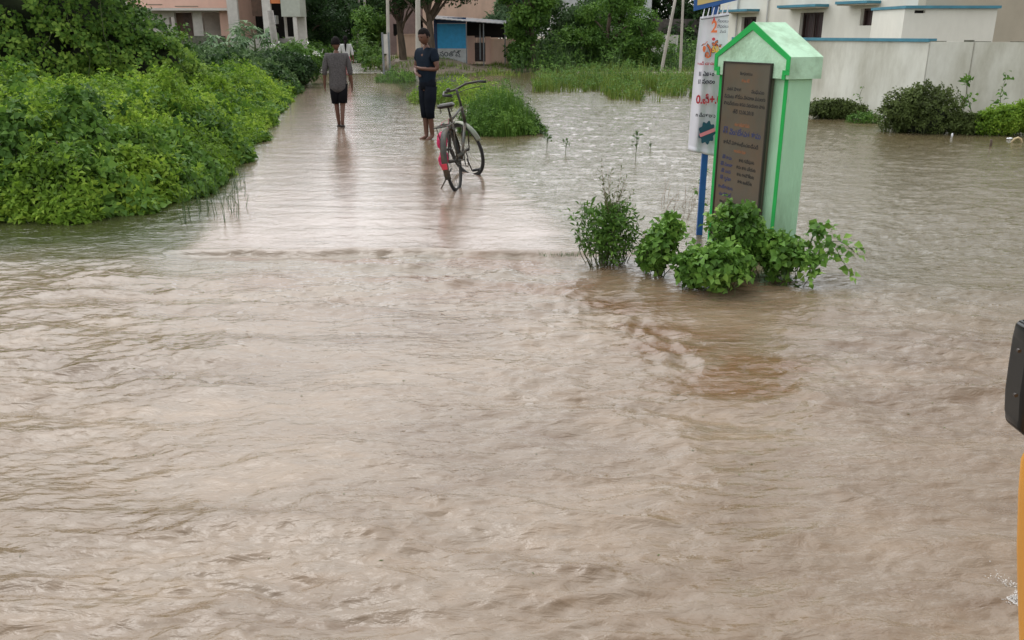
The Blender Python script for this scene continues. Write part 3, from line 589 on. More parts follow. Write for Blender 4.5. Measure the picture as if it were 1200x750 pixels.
# ================================================================== BICYCLE
def bicycle():
    fm = mat('worn_green_grey_frame', (0.022, 0.026, 0.02), 0.55, metal=0.1, var=0.3, vscale=12, dirt=(0.14, 0.08, 0.04), dirt_amt=.7, dscale=9)
    st = mat('dull_chrome', (0.045, 0.042, 0.036), 0.55, metal=0.4, var=0.2, vscale=10); mg = mat('pale_mudguard', (0.13, 0.15, 0.11), 0.4, metal=.3, var=.2, dirt=(.15, .1, .06), dirt_amt=.6, dscale=8)
    lea = mat('worn_black_saddle', (0.02, 0.018, 0.015), 0.5)
    rc = Vector((-0.585, 9.20, 0)); yaw = R(90 - 9)
    t = thing('bicycle', 'old roadster bicycle parked on its stand in shallow water', 'bicycle', (rc.x, rc.y, -.035), yaw)
    t.rotation_euler = (R(-9), 0, yaw)
    r = 0.335; WB = 1.08
    def wheel(x, name):
        w = MB().torus((x, 0, r), (0, 1, 0), r - .018, .018, 56, 8).build('tyre', rub, None, True); w.name = 'tyre'
        p = MB().torus((x, 0, r), (0, 1, 0), r - .042, .009, 56, 6).build(name, st, t, True); w.parent = p
        MB().tube([(x, -.045, r), (x, .045, r)], .018, 10).build('hub', st, p)
        s = MB()
        for k in range(32):
            a = 2 * math.pi * k / 32; sd = .03 if k % 2 else -.03; o = a + (.35 if k % 4 < 2 else -.35)
            s.tube([(x + .018 * math.cos(o), sd, r + .018 * math.sin(o)), (x + (r - .045) * math.cos(a), 0, r + (r - .045) * math.sin(a))], .0013, 3, False)
        s.build('spokes', st, p); return p
    rear = wheel(0, 'rear_wheel'); frontw = wheel(WB, 'front_wheel')
    seat = Vector((.24, 0, .80)); bb = Vector((.44, 0, .29)); ht = Vector((.86, 0, .84)); hb = Vector((.90, 0, .66)); ax = Vector((0, 0, r))
    f = MB(); f.tube([bb, seat], .015).tube([seat + Vector((0, 0, -.06)), ht], .014).tube([bb, hb], .016).tube([hb, ht], .02)
    for s in (-1, 1):
        f.tube([bb + Vector((0, s * .03, 0)), ax + Vector((0, s * .05, 0))], .010, 6).tube([seat + Vector((0, s * .015, -.04)), ax + Vector((0, s * .05, 0))], .008, 6)
    f.build('frame', fm, t, True)
    s = MB(); s.tube([seat, seat + Vector((-.02, 0, .08))], .012)
    sd = s.bm; s.box((.06, -.09, .885), (.20, .09, .935), .03).box((.15, -.045, .89), (.36, .045, .93), .02); s.build('saddle', lea, t, True)
    sp = MB()
    for y in (-.06, .06): MB().tube([(.10 + .012 * math.cos(q * .9), y + .012 * math.sin(q * .9), .84 + q * .0023) for q in range(22)], .0028, 4).build('saddle_spring', st, t)
    # carrier
    c = MB(); c.tube([(.16, -.06, .73), (-.28, -.07, .72), (-.30, 0, .72), (-.28, .07, .72), (.16, .06, .73)], .006, 6)
    for x in (-.2, -.05, .08): c.tube([(x, -.068, .722), (x, .068, .722)], .005, 5)
    for y in (-.065, .065): c.tube([(-.18, y, .72), (0, y, r + .01)], .005, 5)
    c.build('carrier', fm, t)
    g = MB()
    def guard(mb, x, a0, a1, wd=.034):
        prev = None
        for k in range(31):
            a = a0 + (a1 - a0) * k / 30; cc = Vector((x + math.cos(a) * (r + .022), 0, r + math.sin(a) * (r + .022))); rd = Vector((math.cos(a), 0, math.sin(a)))
            row = [mb.bm.verts.new(cc + Vector((0, y, 0)) + rd * (-.012 * (abs(y) / wd) ** 2)) for y in (-wd, -wd * .6, 0, wd * .6, wd)]
            if prev:
                for q in range(4): mb.bm.faces.new((prev[q], prev[q + 1], row[q + 1], row[q]))
            prev = row
    guard(g, 0, R(15), R(205)); gm_ = g.build('mudguard', fm, t, True); gm_.modifiers.new('thickness', 'SOLIDIFY').thickness = .0015
    MB().box((-.385, -.03, .30), (-.378, .03, .36), .003).build('reflector', redp, gm_)
    cc = MB(); cc.torus((.44, -.05, .29), (0, 1, 0), .085, .006, 28, 6).tube([(.44, -.05, .205), (0, -.05, r - .035)], .004, 5).tube([(.44, -.05, .375), (0, -.05, r + .035)], .004, 5).torus((0, -.05, r), (0, 1, 0), .035, .005, 16, 5)
    cc.box((.0, -.062, r + .03), (.46, -.058, r + .06), .002); cc.build('chain_and_chainwheel', fm, t)
    for s_, a in ((-1, R(-60)), (1, R(120))):
        e = Vector((.44 + math.cos(a) * .165, s_ * .075, .29 + math.sin(a) * .165)); k = MB().tube([(.44, s_ * .06, .29), e], .009, 6).build('crank', st, t)
        MB().box((e.x - .045, e.y + s_ * .01, e.z - .012), (e.x + .045, e.y + s_ * .095, e.z + .012), .004).build('pedal', rub, k)
    ks = MB().tube([(.10, .05, .25), (-.02, .20, .03), (-.06, .215, .035)], .008, 6).build('kickstand', fm, t)
    # steered front end
    stc = hb.copy(); axv = (ht - hb).normalized(); SM = Matrix.Translation(stc) @ Matrix.Rotation(R(48), 4, axv) @ Matrix.Translation(-stc)
    fx = Vector((WB, 0, r)); crown = hb + Vector((.0, 0, -.02))
    fk = MB()
    for s_ in (-1, 1): fk.tube([crown, crown + Vector((.01, s_ * .05, -.02)), (1.02, s_ * .05, .45), fx + Vector((0, s_ * .05, 0))], .009, 6)
    fko = fk.build('fork', fm, t, True)
    g = MB(); guard(g, WB, R(25), R(165)); fg = g.build('mudguard', mg, t, True); fg.modifiers.new('thickness', 'SOLIDIFY').thickness = .0015
    hbp = ht + Vector((-.02, 0, .20)); h = MB(); h.tube([ht, hbp], .014)
    h.tube([hbp + Vector(q) for q in ((-.22, -.25, -.02), (-.10, -.26, 0), (.02, -.16, .02), (.04, 0, .0), (.02, .16, .02), (-.10, .26, 0), (-.22, .25, -.02))], .0135, 8)
    h.tube([hbp + Vector(q) for q in ((-.18, -.2, -.05), (.0, -.13, -.04), (0, .13, -.04), (-.18, .2, -.05))], .005, 6).tube([hbp + Vector((.02, 0, -.04)), hbp + Vector((.05, 0, -.35))], .005, 6)
    ho = h.build('handlebar', st, t, True)
    for s_ in (-1, 1): MB().tube([hbp + Vector((-.235, s_ * .25, -.023)), hbp + Vector((-.12, s_ * .26, -.004))], .0165, 8).build('grip', rub, ho, True)
    MB().sphere(hbp + Vector((.03, .09, .03)), .028, 1, 1, .7).build('bell', st, ho, True)
    for o in (frontw, fko, fg, ho): o.matrix_local = SM
    return t, yaw
bike, byaw = bicycle()
# pink bag hung from the carrier
pk = mat('pink_plastic_bag', (0.52, 0.015, 0.10), 0.45, var=0.12, vscale=20)
bc = W(518, 155, 9.22); bg_ = thing('plastic_bag', 'bright pink carrier bag hanging beside the bicycle rear wheel', 'bag', (bc.x, bc.y, .34))
b = MB(); b.sphere((0, 0, .17), .07, .85, .7, 1.45, 4).sphere((.01, 0, -.03), .065, .85, .7, 1.5, 4)
for v in b.bm.verts: v.co += Vector((1, 1, .3)).normalized() * .012 * float(perlin(v.co.x * 28, v.co.z * 28 + v.co.y * 9, 3)); v.co.x *= 1 - .25 * max(0, v.co.z - .22) * 8
b.build('bag_body', pk, bg_, True)
MB().tube([(-.03, 0, .24), (.0, .0, .36), (.07, .03, .40), (.06, 0, .30), (.03, 0, .24)], .006, 6, flat=.4).build('handle', pk, bg_, True)

# ================================================================== PEOPLE
def skin_mesh(V, E, Rr, roots, sub=1):
    me = bpy.data.meshes.new('tmp'); me.from_pydata([tuple(v) for v in V], E, []); o = bpy.data.objects.new('tmp', me); COL.objects.link(o)
    o.modifiers.new('s', 'SKIN').use_smooth_shade = True
    for k, r in enumerate(Rr): me.skin_vertices[0].data[k].radius = r if isinstance(r, tuple) else (r, r); me.skin_vertices[0].data[k].use_root = k in roots
    m2 = o.modifiers.new('u', 'SUBSURF'); m2.levels = sub; m2.render_levels = sub
    bpy.context.view_layer.update()
    res = bpy.data.meshes.new_from_object(o.evaluated_get(bpy.context.evaluated_depsgraph_get())); bpy.data.objects.remove(o); bpy.data.meshes.remove(me); return res
def person(label, loc, rz, H, J, skinc, shirt, shirt_m, shorts_m, hair_m, hem=.44, short_hem=.30, sleeve=1.0, head_rot=(0, 0, 0), loose=.0, shoes=None, longhair=False):
    """J: joints as fractions of H, facing +Y"""
    t = thing('person', label, 'person', loc, rz)
    sm = mat('skin', skinc, .55, var=.06); P_ = {k: Vector(v) * H for k, v in J.items()}
    names = ['pelvis', 'waist', 'chest', 'neck', 'headb', 'hipL', 'kneeL', 'ankL', 'toeL', 'hipR', 'kneeR', 'ankR', 'toeR', 'shL', 'elL', 'wrL', 'plL', 'shR', 'elR', 'wrR', 'plR']
    rad = dict(pelvis=(.078, .06), waist=(.066, .052), chest=(.085, .062), neck=.03, headb=.03, hipL=.052, kneeL=.031, ankL=.021, toeL=.019, hipR=.052, kneeR=.031, ankR=.021, toeR=.019,
               shL=.036, elL=.023, wrL=.0155, plL=(.02, .011), shR=.036, elR=.023, wrR=.0155, plR=(.02, .011))
    ed = [('pelvis', 'waist'), ('waist', 'chest'), ('chest', 'neck'), ('neck', 'headb'), ('pelvis', 'hipL'), ('hipL', 'kneeL'), ('kneeL', 'ankL'), ('ankL', 'toeL'), ('pelvis', 'hipR'), ('hipR', 'kneeR'), ('kneeR', 'ankR'), ('ankR', 'toeR'),
          ('chest', 'shL'), ('shL', 'elL'), ('elL', 'wrL'), ('wrL', 'plL'), ('chest', 'shR'), ('shR', 'elR'), ('elR', 'wrR'), ('wrR', 'plR')]
    V = [P_[k] for k in names]; Rr = [tuple(H * q for q in rad[k]) if isinstance(rad[k], tuple) else H * rad[k] for k in names]; E_ = [(names.index(a), names.index(b)) for a, b in ed]; roots = [0]
    for s in 'LR':                                            # five fingers, rooted inside the palm
        w, p = P_['wr' + s], P_['pl' + s]; d = (p - w).normalized(); sdv = d.cross(Vector((1, 0.2, 0)) if abs(d.x) < .8 else Vector((0, 0, 1))).normalized(); cv = d.cross(sdv) * (-1 if s == 'L' else 1)
        for k, ln in enumerate((.036, .044, .047, .042, .034)):
            if k == 0: b0 = w.lerp(p, .35); q = [b0, b0 + (sdv * 1.0 + d * .5).normalized() * H * .02, b0 + (sdv * .8 + d * 1.0).normalized() * H * .036]
            else:
                b0 = w.lerp(p, .75) + sdv * H * (.016 - .0095 * (k - 1)); q = [b0, b0 + d * H * ln * .6, b0 + (d * 1.0 + cv * .22) * H * ln]
            o = len(V); V += q; Rr += [H * .0058, H * .0052, H * .0042]; E_ += [(o, o + 1), (o + 1, o + 2)]; roots.append(o)
    body = skin_mesh(V, E_, Rr, roots)
    # head with brow, nose, mouth, ears, joined into the same body mesh
    bm = bmesh.new(); bm.from_mesh(body); bpy.data.meshes.remove(body)
    hc = P_['headb'] + Vector((0, .012, .062)) * H; HM = Matrix.Translation(hc) @ Matrix.Rotation(head_rot[2], 4, 'Z') @ Matrix.Rotation(head_rot[0], 4, 'X') @ Matrix.Rotation(head_rot[1], 4, 'Y')
    g = bmesh.ops.create_icosphere(bm, subdivisions=4, radius=1)
    for v in g['verts']:
        x, y, z = v.co; jaw = 1 - .28 * max(0, -z) ** 1.2
        yy = y * .056 * (1 + .0 * z); xx = x * .046 * jaw; zz = z * .068
        if y > 0:
            yy += .016 * math.exp(-((x / .16) ** 2 + ((z + .12) / .22) ** 2)) + .005 * math.exp(-(x / .35) ** 2 - ((z + .5) / .08) ** 2) - .006 * math.exp(-((abs(x) - .36) / .16) ** 2 - ((z - .12) / .11) ** 2) - .004 * math.exp(-(x / .5) ** 2 - ((z + .36) / .05) ** 2)
            yy += .004 * math.exp(-((z - .28) / .1) ** 2)
        v.co = HM @ (Vector((xx, yy, zz)) * H)
    for s in (-1, 1):
        g = bmesh.ops.create_icosphere(bm, subdivisions=2, radius=1)
        for v in g['verts']: v.co = HM @ (Vector((s * .046 + v.co.x * .006, v.co.y * .011 - .004, v.co.z * .017)) * H)
    me = bpy.data.meshes.new('body'); bm.to_mesh(me); bm.free(); link('body', me, sm, t, True)
    em = mat('dark_eye', (.02, .015, .012), .2)
    for s in (-1, 1): MB().sphere(HM @ (Vector((s * .0165, .0475, .008)) * H), .0062 * H, 1, 1, .7, 2).build('eye', em, t, True)
    hr = MB(); g = bmesh.ops.create_icosphere(hr.bm, subdivisions=4, radius=1)
    for v in g['verts']:
        x, y, z = v.co; k = 1.12 + .07 * float(perlin(x * 5 + 9, y * 5 + z * 4, 6))
        if y > .25 and z < .42: k = .86
        if z < -.25: k = .84 if not longhair or y > 0 else 1.1
        v.co = HM @ (Vector((x * .046 * k, (y * .056 - .004) * k, z * .067 * k + .003)) * H)
    if longhair: hr.tube([HM @ (Vector((0, -.055, -.02)) * H), HM @ (Vector((0, -.075, -.12)) * H), HM @ (Vector((0, -.07, -.26)) * H)], [.03 * H, .025 * H, .01 * H], 8)
    hr.build('hair', hair_m, t, True)
    # shirt and shorts grown round the same skeleton, so sleeves and legs join without gaps
    pv, ch = P_['pelvis'], P_['chest']; hz = Vector((pv.x, pv.y, hem * H)); V, Rr, E_ = [], [], []
    def add(p, r, frm=None):
        V.append(p); Rr.append(tuple(q * H for q in r) if isinstance(r, tuple) else r * H)
        if frm is not None: E_.append((frm, len(V) - 1))
        return len(V) - 1
    i0 = add(ch, (.098, .070)); i1 = add(P_['waist'], (.092 + loose, .070 + loose), i0); i2 = add(pv if hem < .44 else hz, (.100 + loose, .080 + loose), i1)
    if hem < .44: add(hz, (.104 + loose, .082 + loose), i2)
    add(P_['neck'] + Vector((0, 0, -.008 * H)), (.044, .040), i0)
    for sd_ in 'LR':
        a, e, w = P_['sh' + sd_], P_['el' + sd_], P_['wr' + sd_]; k = add(a + Vector((0, 0, -.004 * H)), .046, i0)
        if sleeve > .55: k = add(e, .033, k); add(e.lerp(w, .35), .031, k)
        else: add(a.lerp(e, .62), .041, k)
    me = skin_mesh(V, E_, Rr, [0], 2)
    co = np.empty(len(me.vertices) * 3); me.vertices.foreach_get('co', co); co = co.reshape(-1, 3); fo = .006 * H * perlin(co[:, 0] * 26, co[:, 2] * 9 + co[:, 1] * 14, 5); co[:, 1] += fo; co[:, 0] += fo * .6; me.vertices.foreach_set('co', co.ravel())
    link('shirt', me, shirt_m, t, True)
    p = MB(); p.tube([pv + Vector((0, 0, .06 * H)), pv, pv + Vector((0, 0, -.045 * H))], [.060 * H, .069 * H, .060 * H], 20, flat=1.42)
    for sd_ in 'LR':
        h_, k_, an = P_['hip' + sd_], P_['knee' + sd_], P_['ank' + sd_]; q = (h_.z - short_hem * H) / (h_.z - k_.z)
        end = h_.lerp(k_, q) if q <= 1 else k_.lerp(an, (k_.z - short_hem * H) / (k_.z - an.z))
        pts = [h_ + Vector((0, 0, .02 * H)), h_.lerp(end, .4), end] if q <= 1 else [h_ + Vector((0, 0, .02 * H)), h_.lerp(k_, .5), k_, end]
        p.tube(pts, [q_ * H for q_ in ((.057, .056, .052) if q <= 1 else (.058, .054, .043, .039))], 16)
    p.build('shorts', shorts_m, t, True)
    if shoes:
        f = MB()
        for sd_ in 'LR':
            a, o = P_['ank' + sd_], P_['toe' + sd_]; f.tube([a + Vector((0, -.03 * H, -.022 * H)), a.lerp(o, .5) + Vector((0, 0, -.012 * H)), o + Vector((0, .02 * H, -.002))], [.022 * H, .027 * H, .02 * H], 10, flat=.6)
        f.build('sandals', shoes, t, True)
    return t
BJ = dict(pelvis=(0, 0, .515), waist=(0, .004, .60), chest=(0, 0, .73), neck=(0, -.002, .835), headb=(0, .004, .868),
          hipL=(-.048, 0, .48), kneeL=(-.046, .008, .275), ankL=(-.045, -.006, .045), toeL=(-.05, .085, .018), hipR=(.048, 0, .48), kneeR=(.046, .01, .275), ankR=(.045, 0, .045), toeR=(.05, .09, .018),
          shL=(-.108, 0, .80), elL=(-.142, -.012, .635), wrL=(-.152, .02, .49), plL=(-.152, .03, .435), shR=(.108, 0, .80), elR=(.142, -.012, .635), wrR=(.152, .02, .49), plR=(.152, .03, .435))
J = dict(BJ); J.update(hipL=(-.045, 0, .48), kneeL=(-.035, .03, .28), ankL=(-.02, .03, .05), toeL=(-.022, .11, .02), kneeR=(.036, -.01, .275), ankR=(.022, -.07, .06), toeR=(.024, .02, .02))
hairm = mat('black_hair', (.010, .008, .008), .85, spec=.1, var=.3, vscale=60); DK = (.12, .052, .032)
chk = mat('grey_checked_cotton', (.085, .078, .078), .9, spec=.15, var=.3, vscale=45)
w = G(399.5, 148.5)
person('person in long grey shirt and black shorts walking away down the flooded lane', (w.x, w.y, -.03), R(9), 1.56, J, DK, None, chk, mat('black_shorts', (.008, .008, .010), .9, spec=.1), hairm, hem=.385, short_hem=.285, shoes=mat('brown_sandal', (.03, .02, .015), .6), loose=.008)
J = dict(BJ); J.update(headb=(-.004, .016, .866), elL=(-.146, -.01, .65), wrL=(-.02, .085, .655), plL=(.035, .095, .665), elR=(.150, .02, .655), wrR=(.03, .105, .61), plR=(-.02, .11, .60),
    kneeL=(-.034, .008, .275), ankL=(-.026, -.02, .045), toeL=(-.04, .065, .016), kneeR=(.036, .01, .275), ankR=(.026, .01, .045), toeR=(.03, .09, .016))
w = G(503, 163); nav = mat('navy_tshirt', (.010, .016, .026), .9, spec=.1, var=.2)
person('boy in dark clothes standing beside the parked bicycle with folded arms', (w.x, w.y, -.035), R(132), 1.70, J, DK, None, nav, mat('dark_capri_trousers', (.007, .009, .014), .9, spec=.1), hairm, hem=.47, short_hem=.215, sleeve=.5, head_rot=(R(-18), 0, R(10)))
w = W(407, 90, 30)
J = dict(BJ)
person('distant person in white top and pink skirt beyond the walker', (w.x, 30, .0), R(10), 1.50, J, DK, None, mat('white_top', (.5, .5, .48), .8), mat('pink_cloth', (.45, .16, .17), .8), hairm, hem=.50, short_hem=.16, longhair=True)

# ================================================================== LEFT THICKET
def thick_h(x, y):
    lat = -(x - road_mid(y)) - ROADW                               # distance left of the lane's edge
    e1 = lat - 0.15 - 0.35 * fbm(y / 1.1, 0 * y + 3, 2, 70) - .55 * sstep(9.5, 7.5, y)
    e2 = y - (7.42 + .35 * fbm(x / .8, 0 * x, 2, 71) + .5 * sstep(-3.9, -3.1, x))
    e = np.minimum(e1, e2); rise = sstep(-.05, 1.0, e) ** .55
    base = .78 + .42 * fbm(x / 1.2, y / 1.2, 3, 72) + .22 * perlin(x / .38, y / .38, 74) + .25 * sstep(-3.5, -7, x) - .38 * sstep(10.5, 15, y)
    return rise * np.clip(base, .25, 2), e
def thicket(name, label, cat, y0, y1, dens, lf, m, k, seed, xl=lambda y: -.72 * y - 1.2, hs_=1.0, x1=lambda y: road_mid(y) - ROADW + .4):
    yy = RNG.uniform(y0, y1, int(dens * 3.3 * (y1 - y0) * 14)); a, b = xl(yy), x1(yy); keep = RNG.uniform(0, 1, len(yy)) < (b - a) / 14; yy = yy[keep]; a = a[keep]; b = b[keep]
    xx = RNG.uniform(0, 1, len(yy)) * (b - a) + a; h, e = thick_h(xx, yy)
    ok = (e > 0) & ((RNG.uniform(0, 1, len(xx)) < .30) | (e < 1.1)); xx, yy, h, e = xx[ok], yy[ok], h[ok] * hs_, e[ok]
    gp = perlin(xx / .42, yy / .42, 61) + .5 * perlin(xx / .16, yy / .16, 62); ok = (gp > -.62) | (RNG.uniform(0, 1, len(xx)) < .12)
    xx, yy, h, e = xx[ok], yy[ok], h[ok], e[ok]
    d = .06; hx = (thick_h(xx + d, yy)[0] - thick_h(xx - d, yy)[0]) / (2 * d); hy = (thick_h(xx, yy + d)[0] - thick_h(xx, yy - d)[0]) / (2 * d)
    depth = np.minimum(RNG.exponential(.11, len(xx)), h * .9) - .04 * (RNG.uniform(0, 1, len(xx)) < .2)
    side = (e < .9) & (RNG.uniform(0, 1, len(xx)) < .6); z = h - depth; z = np.where(side, h * RNG.uniform(.05, 1, len(xx)), z)
    n = _unit(np.stack([-hx * .8, -hy * .8, 0 * hx + 1], 1)); c = np.stack([xx, yy, np.maximum(z, .03)], 1)
    sel = fbm(xx / 1.1 + 5, yy / 1.1, 2, 63) + RNG.normal(0, .12, len(xx))
    up_ = (RNG.uniform(0, 1, len(xx)) < .07) & (sel > -.2); c[up_, 2] += RNG.uniform(.03, .26, up_.sum())
    a1 = sel > -.12; pr = [sprigs(c[a1], n[a1], lf, k, .25, .52, .45)]; pr2 = sprigs(c[~a1], n[~a1], lf * 1.25, k - 2, .15, .8, .55, droop=.3)
    a3 = RNG.uniform(0, 1, len(c)) < .06; pr.append(sprigs(c[a3] + [0, 0, .05], n[a3], lf * 1.5, 4, .75, .16, .3))
    v, f = join(pr); nm_ = len(f); v, f = join([(v, f), pr2])
    me = npmesh(name, v, f); o = link(name, me, [M[m], M['leaf_mid'] if m == 'leaf_bright' else M['leaf_dark']]); mi_ = np.zeros(len(f), np.int32); mi_[nm_:] = 1; me.polygons.foreach_set('material_index', mi_); return prop(o, label, cat, kind='stuff'), c
th, C_ = thicket('thicket', 'dense bright green waist high undergrowth along the left bank', 'undergrowth', 7.3, 13.5, 270, .062, 'leaf_bright', 7, 1)
th2, C2 = thicket('undergrowth', 'bright green undergrowth further along the left edge of the lane', 'undergrowth', 13.5, 25, 120, .080, 'leaf_bright', 6, 2)
th3, C3 = thicket('weeds', 'dull green weeds between the left undergrowth and the pink house', 'weeds', 24, 38, 60, .13, 'leaf_weed', 6, 3, hs_=1.2)
# woody stems of the near thicket
idx = RNG.choice(len(C_), 900); ln = []
for i_ in idx:
    e = C_[i_]; b = e + np.array([RNG.normal(0, .1), RNG.normal(0, .1), 0]); b[2] = -.1; q = np.linspace(0, 1, 4)[:, None]; ln.append(b + (e - b) * q + RNG.normal(0, .01, (4, 3)))
v, f = stems_mesh(ln, .006, .002); o = link('thicket_stems', npmesh('thicket_stems', v, f), M['stem'], th)
o['kind'] = 'stuff'
# lone pale twigs standing at the thicket's wet edge
ln = []
for k in range(60):
    p = G(RNG.uniform(215, 285), RNG.uniform(215, 262)); ln.append(np.array([[p.x, p.y, -.1], [p.x + RNG.normal(0, .03), p.y, .12], [p.x + RNG.normal(0, .08), p.y + RNG.normal(0, .05), RNG.uniform(.18, .4)]]))
v, f = stems_mesh(ln, .004, .0015); tw_ = link('reeds', npmesh('reeds', v, f), M['leaf_weed']); prop(tw_, 'thin half drowned grass stalks at the wet corner of the left undergrowth', 'reeds', kind='stuff')

# ------------------------------------------------------------------ the great vine-smothered tree, top left
vt = thing('vine_covered_tree', 'huge tree smothered in climbing vines at the top left', 'tree', (-9.75, 17.5, .1))
lob = [((-.3, 0, 1.6), (3.0, 2.4, 2.6)), ((-3.6, .8, 2.2), (3.4, 2.8, 3.6)), ((1.6, .4, .7), (1.9, 1.5, 1.35)), ((-1.4, -.8, .6), (2.4, 1.4, 1.6)), ((2.8, .9, .2), (1.2, 1.0, .75)), ((-6.5, 0, 2.0), (3.2, 2.5, 4.0)), ((.2, .6, 3.4), (1.9, 1.9, 1.8))]
Cs, Ns = [], []
for k, (c, s) in enumerate(lob):
    nn_ = int(4300 * (s[0] * s[2]) ** .8 / 3); d = _unit(RNG.normal(0, 1, (nn_, 3))); d[:, 1] = -np.abs(d[:, 1]) * np.where(RNG.uniform(0, 1, nn_) < .8, 1, -1)
    rag = 1 + .16 * perlin(d[:, 0] * 4 + k * 5, d[:, 2] * 4 + d[:, 1] * 3, 80 + k) + .08 * perlin(d[:, 0] * 11, d[:, 2] * 11, 90 + k)
    rr = (1 - RNG.exponential(.05, nn_)) * rag; p = np.array(c) + d * rr[:, None] * np.array(s); Cs.append(p); Ns.append(_unit(d + [0, 0, .25]))
Cs = np.concatenate(Cs); Ns = np.concatenate(Ns)
# drop what lies well inside another lobe
keep = np.ones(len(Cs), bool)
for c, s in lob: keep &= (((Cs - np.array(c)) / np.array(s)) ** 2).sum(1) > .62
keep &= Cs[:, 2] > -.1
gap = perlin(Cs[:, 0] / .55, Cs[:, 2] / .8, 99) + .35 * perlin(Cs[:, 0] / .2, Cs[:, 2] / .25, 98); keep &= (gap > -.3) | (Cs[:, 2] < .6)
Cs, Ns = Cs[keep], Ns[keep]
v, f = sprigs(Cs, Ns, .085, 6, .05, .8, .4, droop=.3); link('vine_leaves', npmesh('vine_leaves', v, f), M['leaf_vine'], vt)
ln = []
for k in range(140):
    i_ = RNG.integers(len(Cs)); p = Cs[i_]; q = np.linspace(0, 1, 6)[:, None]; ln.append(p + q * np.array([RNG.normal(0, .25), -.05, -RNG.uniform(.5, 1.6)]) + RNG.normal(0, .03, (6, 3)))
v, f = stems_mesh(ln, .010, .006); link('hanging_vines', npmesh('hanging_vines', v, f), M['stem'], vt)
mb = MB()
for c, s in lob: mb.tube([(c[0] * .3, 0, -.3), (c[0] * .6, 0.1, c[2] * .5), (c[0], c[1], c[2] + s[2] * .4)], [.3, .2, .06], 8)
mb.build('trunk', M['bark'], vt, True)
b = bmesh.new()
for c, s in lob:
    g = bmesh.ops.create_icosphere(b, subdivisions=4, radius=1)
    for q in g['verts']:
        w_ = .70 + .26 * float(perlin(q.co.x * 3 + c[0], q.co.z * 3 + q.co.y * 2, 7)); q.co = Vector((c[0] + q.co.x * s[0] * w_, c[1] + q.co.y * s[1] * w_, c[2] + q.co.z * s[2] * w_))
me = bpy.data.meshes.new('dark_core'); b.to_mesh(me); b.free(); link('dark_core', me, M['foliage_shade'], vt, True)  # dark lumps added behind the vine leaves to fill gaps with shade

# ------------------------------------------------------------------ papaya-like plants and a white flowering bush by the left houses
def palmy(label, loc, h, n_, L0, seed, cat='plant'):
    rg = np.random.default_rng(seed); t = thing('papaya_plant', label, cat, loc, 0)
    MB().tube([(0, 0, -.2), (.03, 0, h * .5), (0.02, 0, h)], [.05, .04, .03], 8).build('stem', M['stem'], t, True)
    B, D, NN, S, Wd, ln = [], [], [], [], [], []
    for k in range(n_):
        a = k * 2.4 + rg.uniform(-.2, .2); el = rg.uniform(-.1, .9); d = np.array([math.cos(a) * math.cos(el), math.sin(a) * math.cos(el), math.sin(el)]); s0 = np.array([0, 0, h * rg.uniform(.85, 1)])
        pts = s0 + d * np.linspace(0, L0, 5)[:, None] + np.array([0, 0, -.25 * L0]) * (np.linspace(0, 1, 5) ** 2)[:, None]; ln.append(pts); e = pts[-1]
        s_ = np.cross(d, [0, 0, 1]); s_ /= np.linalg.norm(s_)
        for j in range(9):
            t_ = (j - 4) * .42; q = d * math.cos(t_) + s_ * math.sin(t_) + np.array([0, 0, -.35]); B.append(e); D.append(q / np.linalg.norm(q)); NN.append([0, 0, 1]); S.append(L0 * rg.uniform(.55, .8)); Wd.append(L0 * .17)
    v, f = leaf_verts(np.array(B), np.array(D), np.array(NN, float), np.array(S), np.array(Wd), .15, .3); link('foliage', npmesh('foliage', v, f), M['leaf_palm'], t)
    v, f = stems_mesh(ln, .012, .006); link('leaf_stalks', npmesh('leaf_stalks', v, f), M['stem'], t)
p = W(266, 75, 30); palmy('pale papaya plant with drooping leaves before the dark doorway', (p.x, 30, .1), 1.1, 15, .62, 4)
p = W(300, 75, 32); palmy('taller pale papaya plant in front of the brown shutter', (p.x, 32, .2), 1.4, 16, .66, 5)
p = W(345, 75, 29); fb = bush('flowering_bush', 'dark bush dotted with white flowers beside the lane', 'bush', (p.x, 29, .0), (1.3, 1.0, 1.35), 1500, .13, 'leaf_mid', 6, 16)
wp = mat('white_petals', (.75, .75, .7), .6); a = RNG.normal(0, 1, (60, 3)); a = _unit(a) * np.array([1.1, .9, .55]) + [0, 0, .8]; v, f = sprigs(a, _unit(a - [0, 0, .8]), .07, 5, .1, .7); link('flowers', npmesh('flowers', v, f), wp, fb)['kind'] = 'stuff'
p = W(364, 72, 40); bush('roadside_bush', 'leafy bush at the far left end of the lane', 'bush', (p.x, 40, 0), (1.6, 1.5, 1.3), 1000, .16, 'leaf_mid', 6, 10)
p = W(280, 60, 27); bush('weedy_bush', 'mixed dull green weeds under the papaya plants', 'bush', (p.x, 27, 0), (2.2, 1.2, 1.1), 1300, .12, 'leaf_weed', 6, 20)
p = W(235, 60, 27); bush('weedy_bush', 'tangled dull green weeds below the pink house veranda', 'bush', (p.x, 27, 0), (1.9, 1.2, 1.2), 1100, .12, 'leaf_weed', 6, 20)
p = W(322, 60, 27); bush('weedy_bush', 'dark tangled weeds in front of the leaning grey post', 'bush', (p.x, 27, 0), (1.4, 1.2, 1.15), 1000, .11, 'leaf_dark', 6, 20)

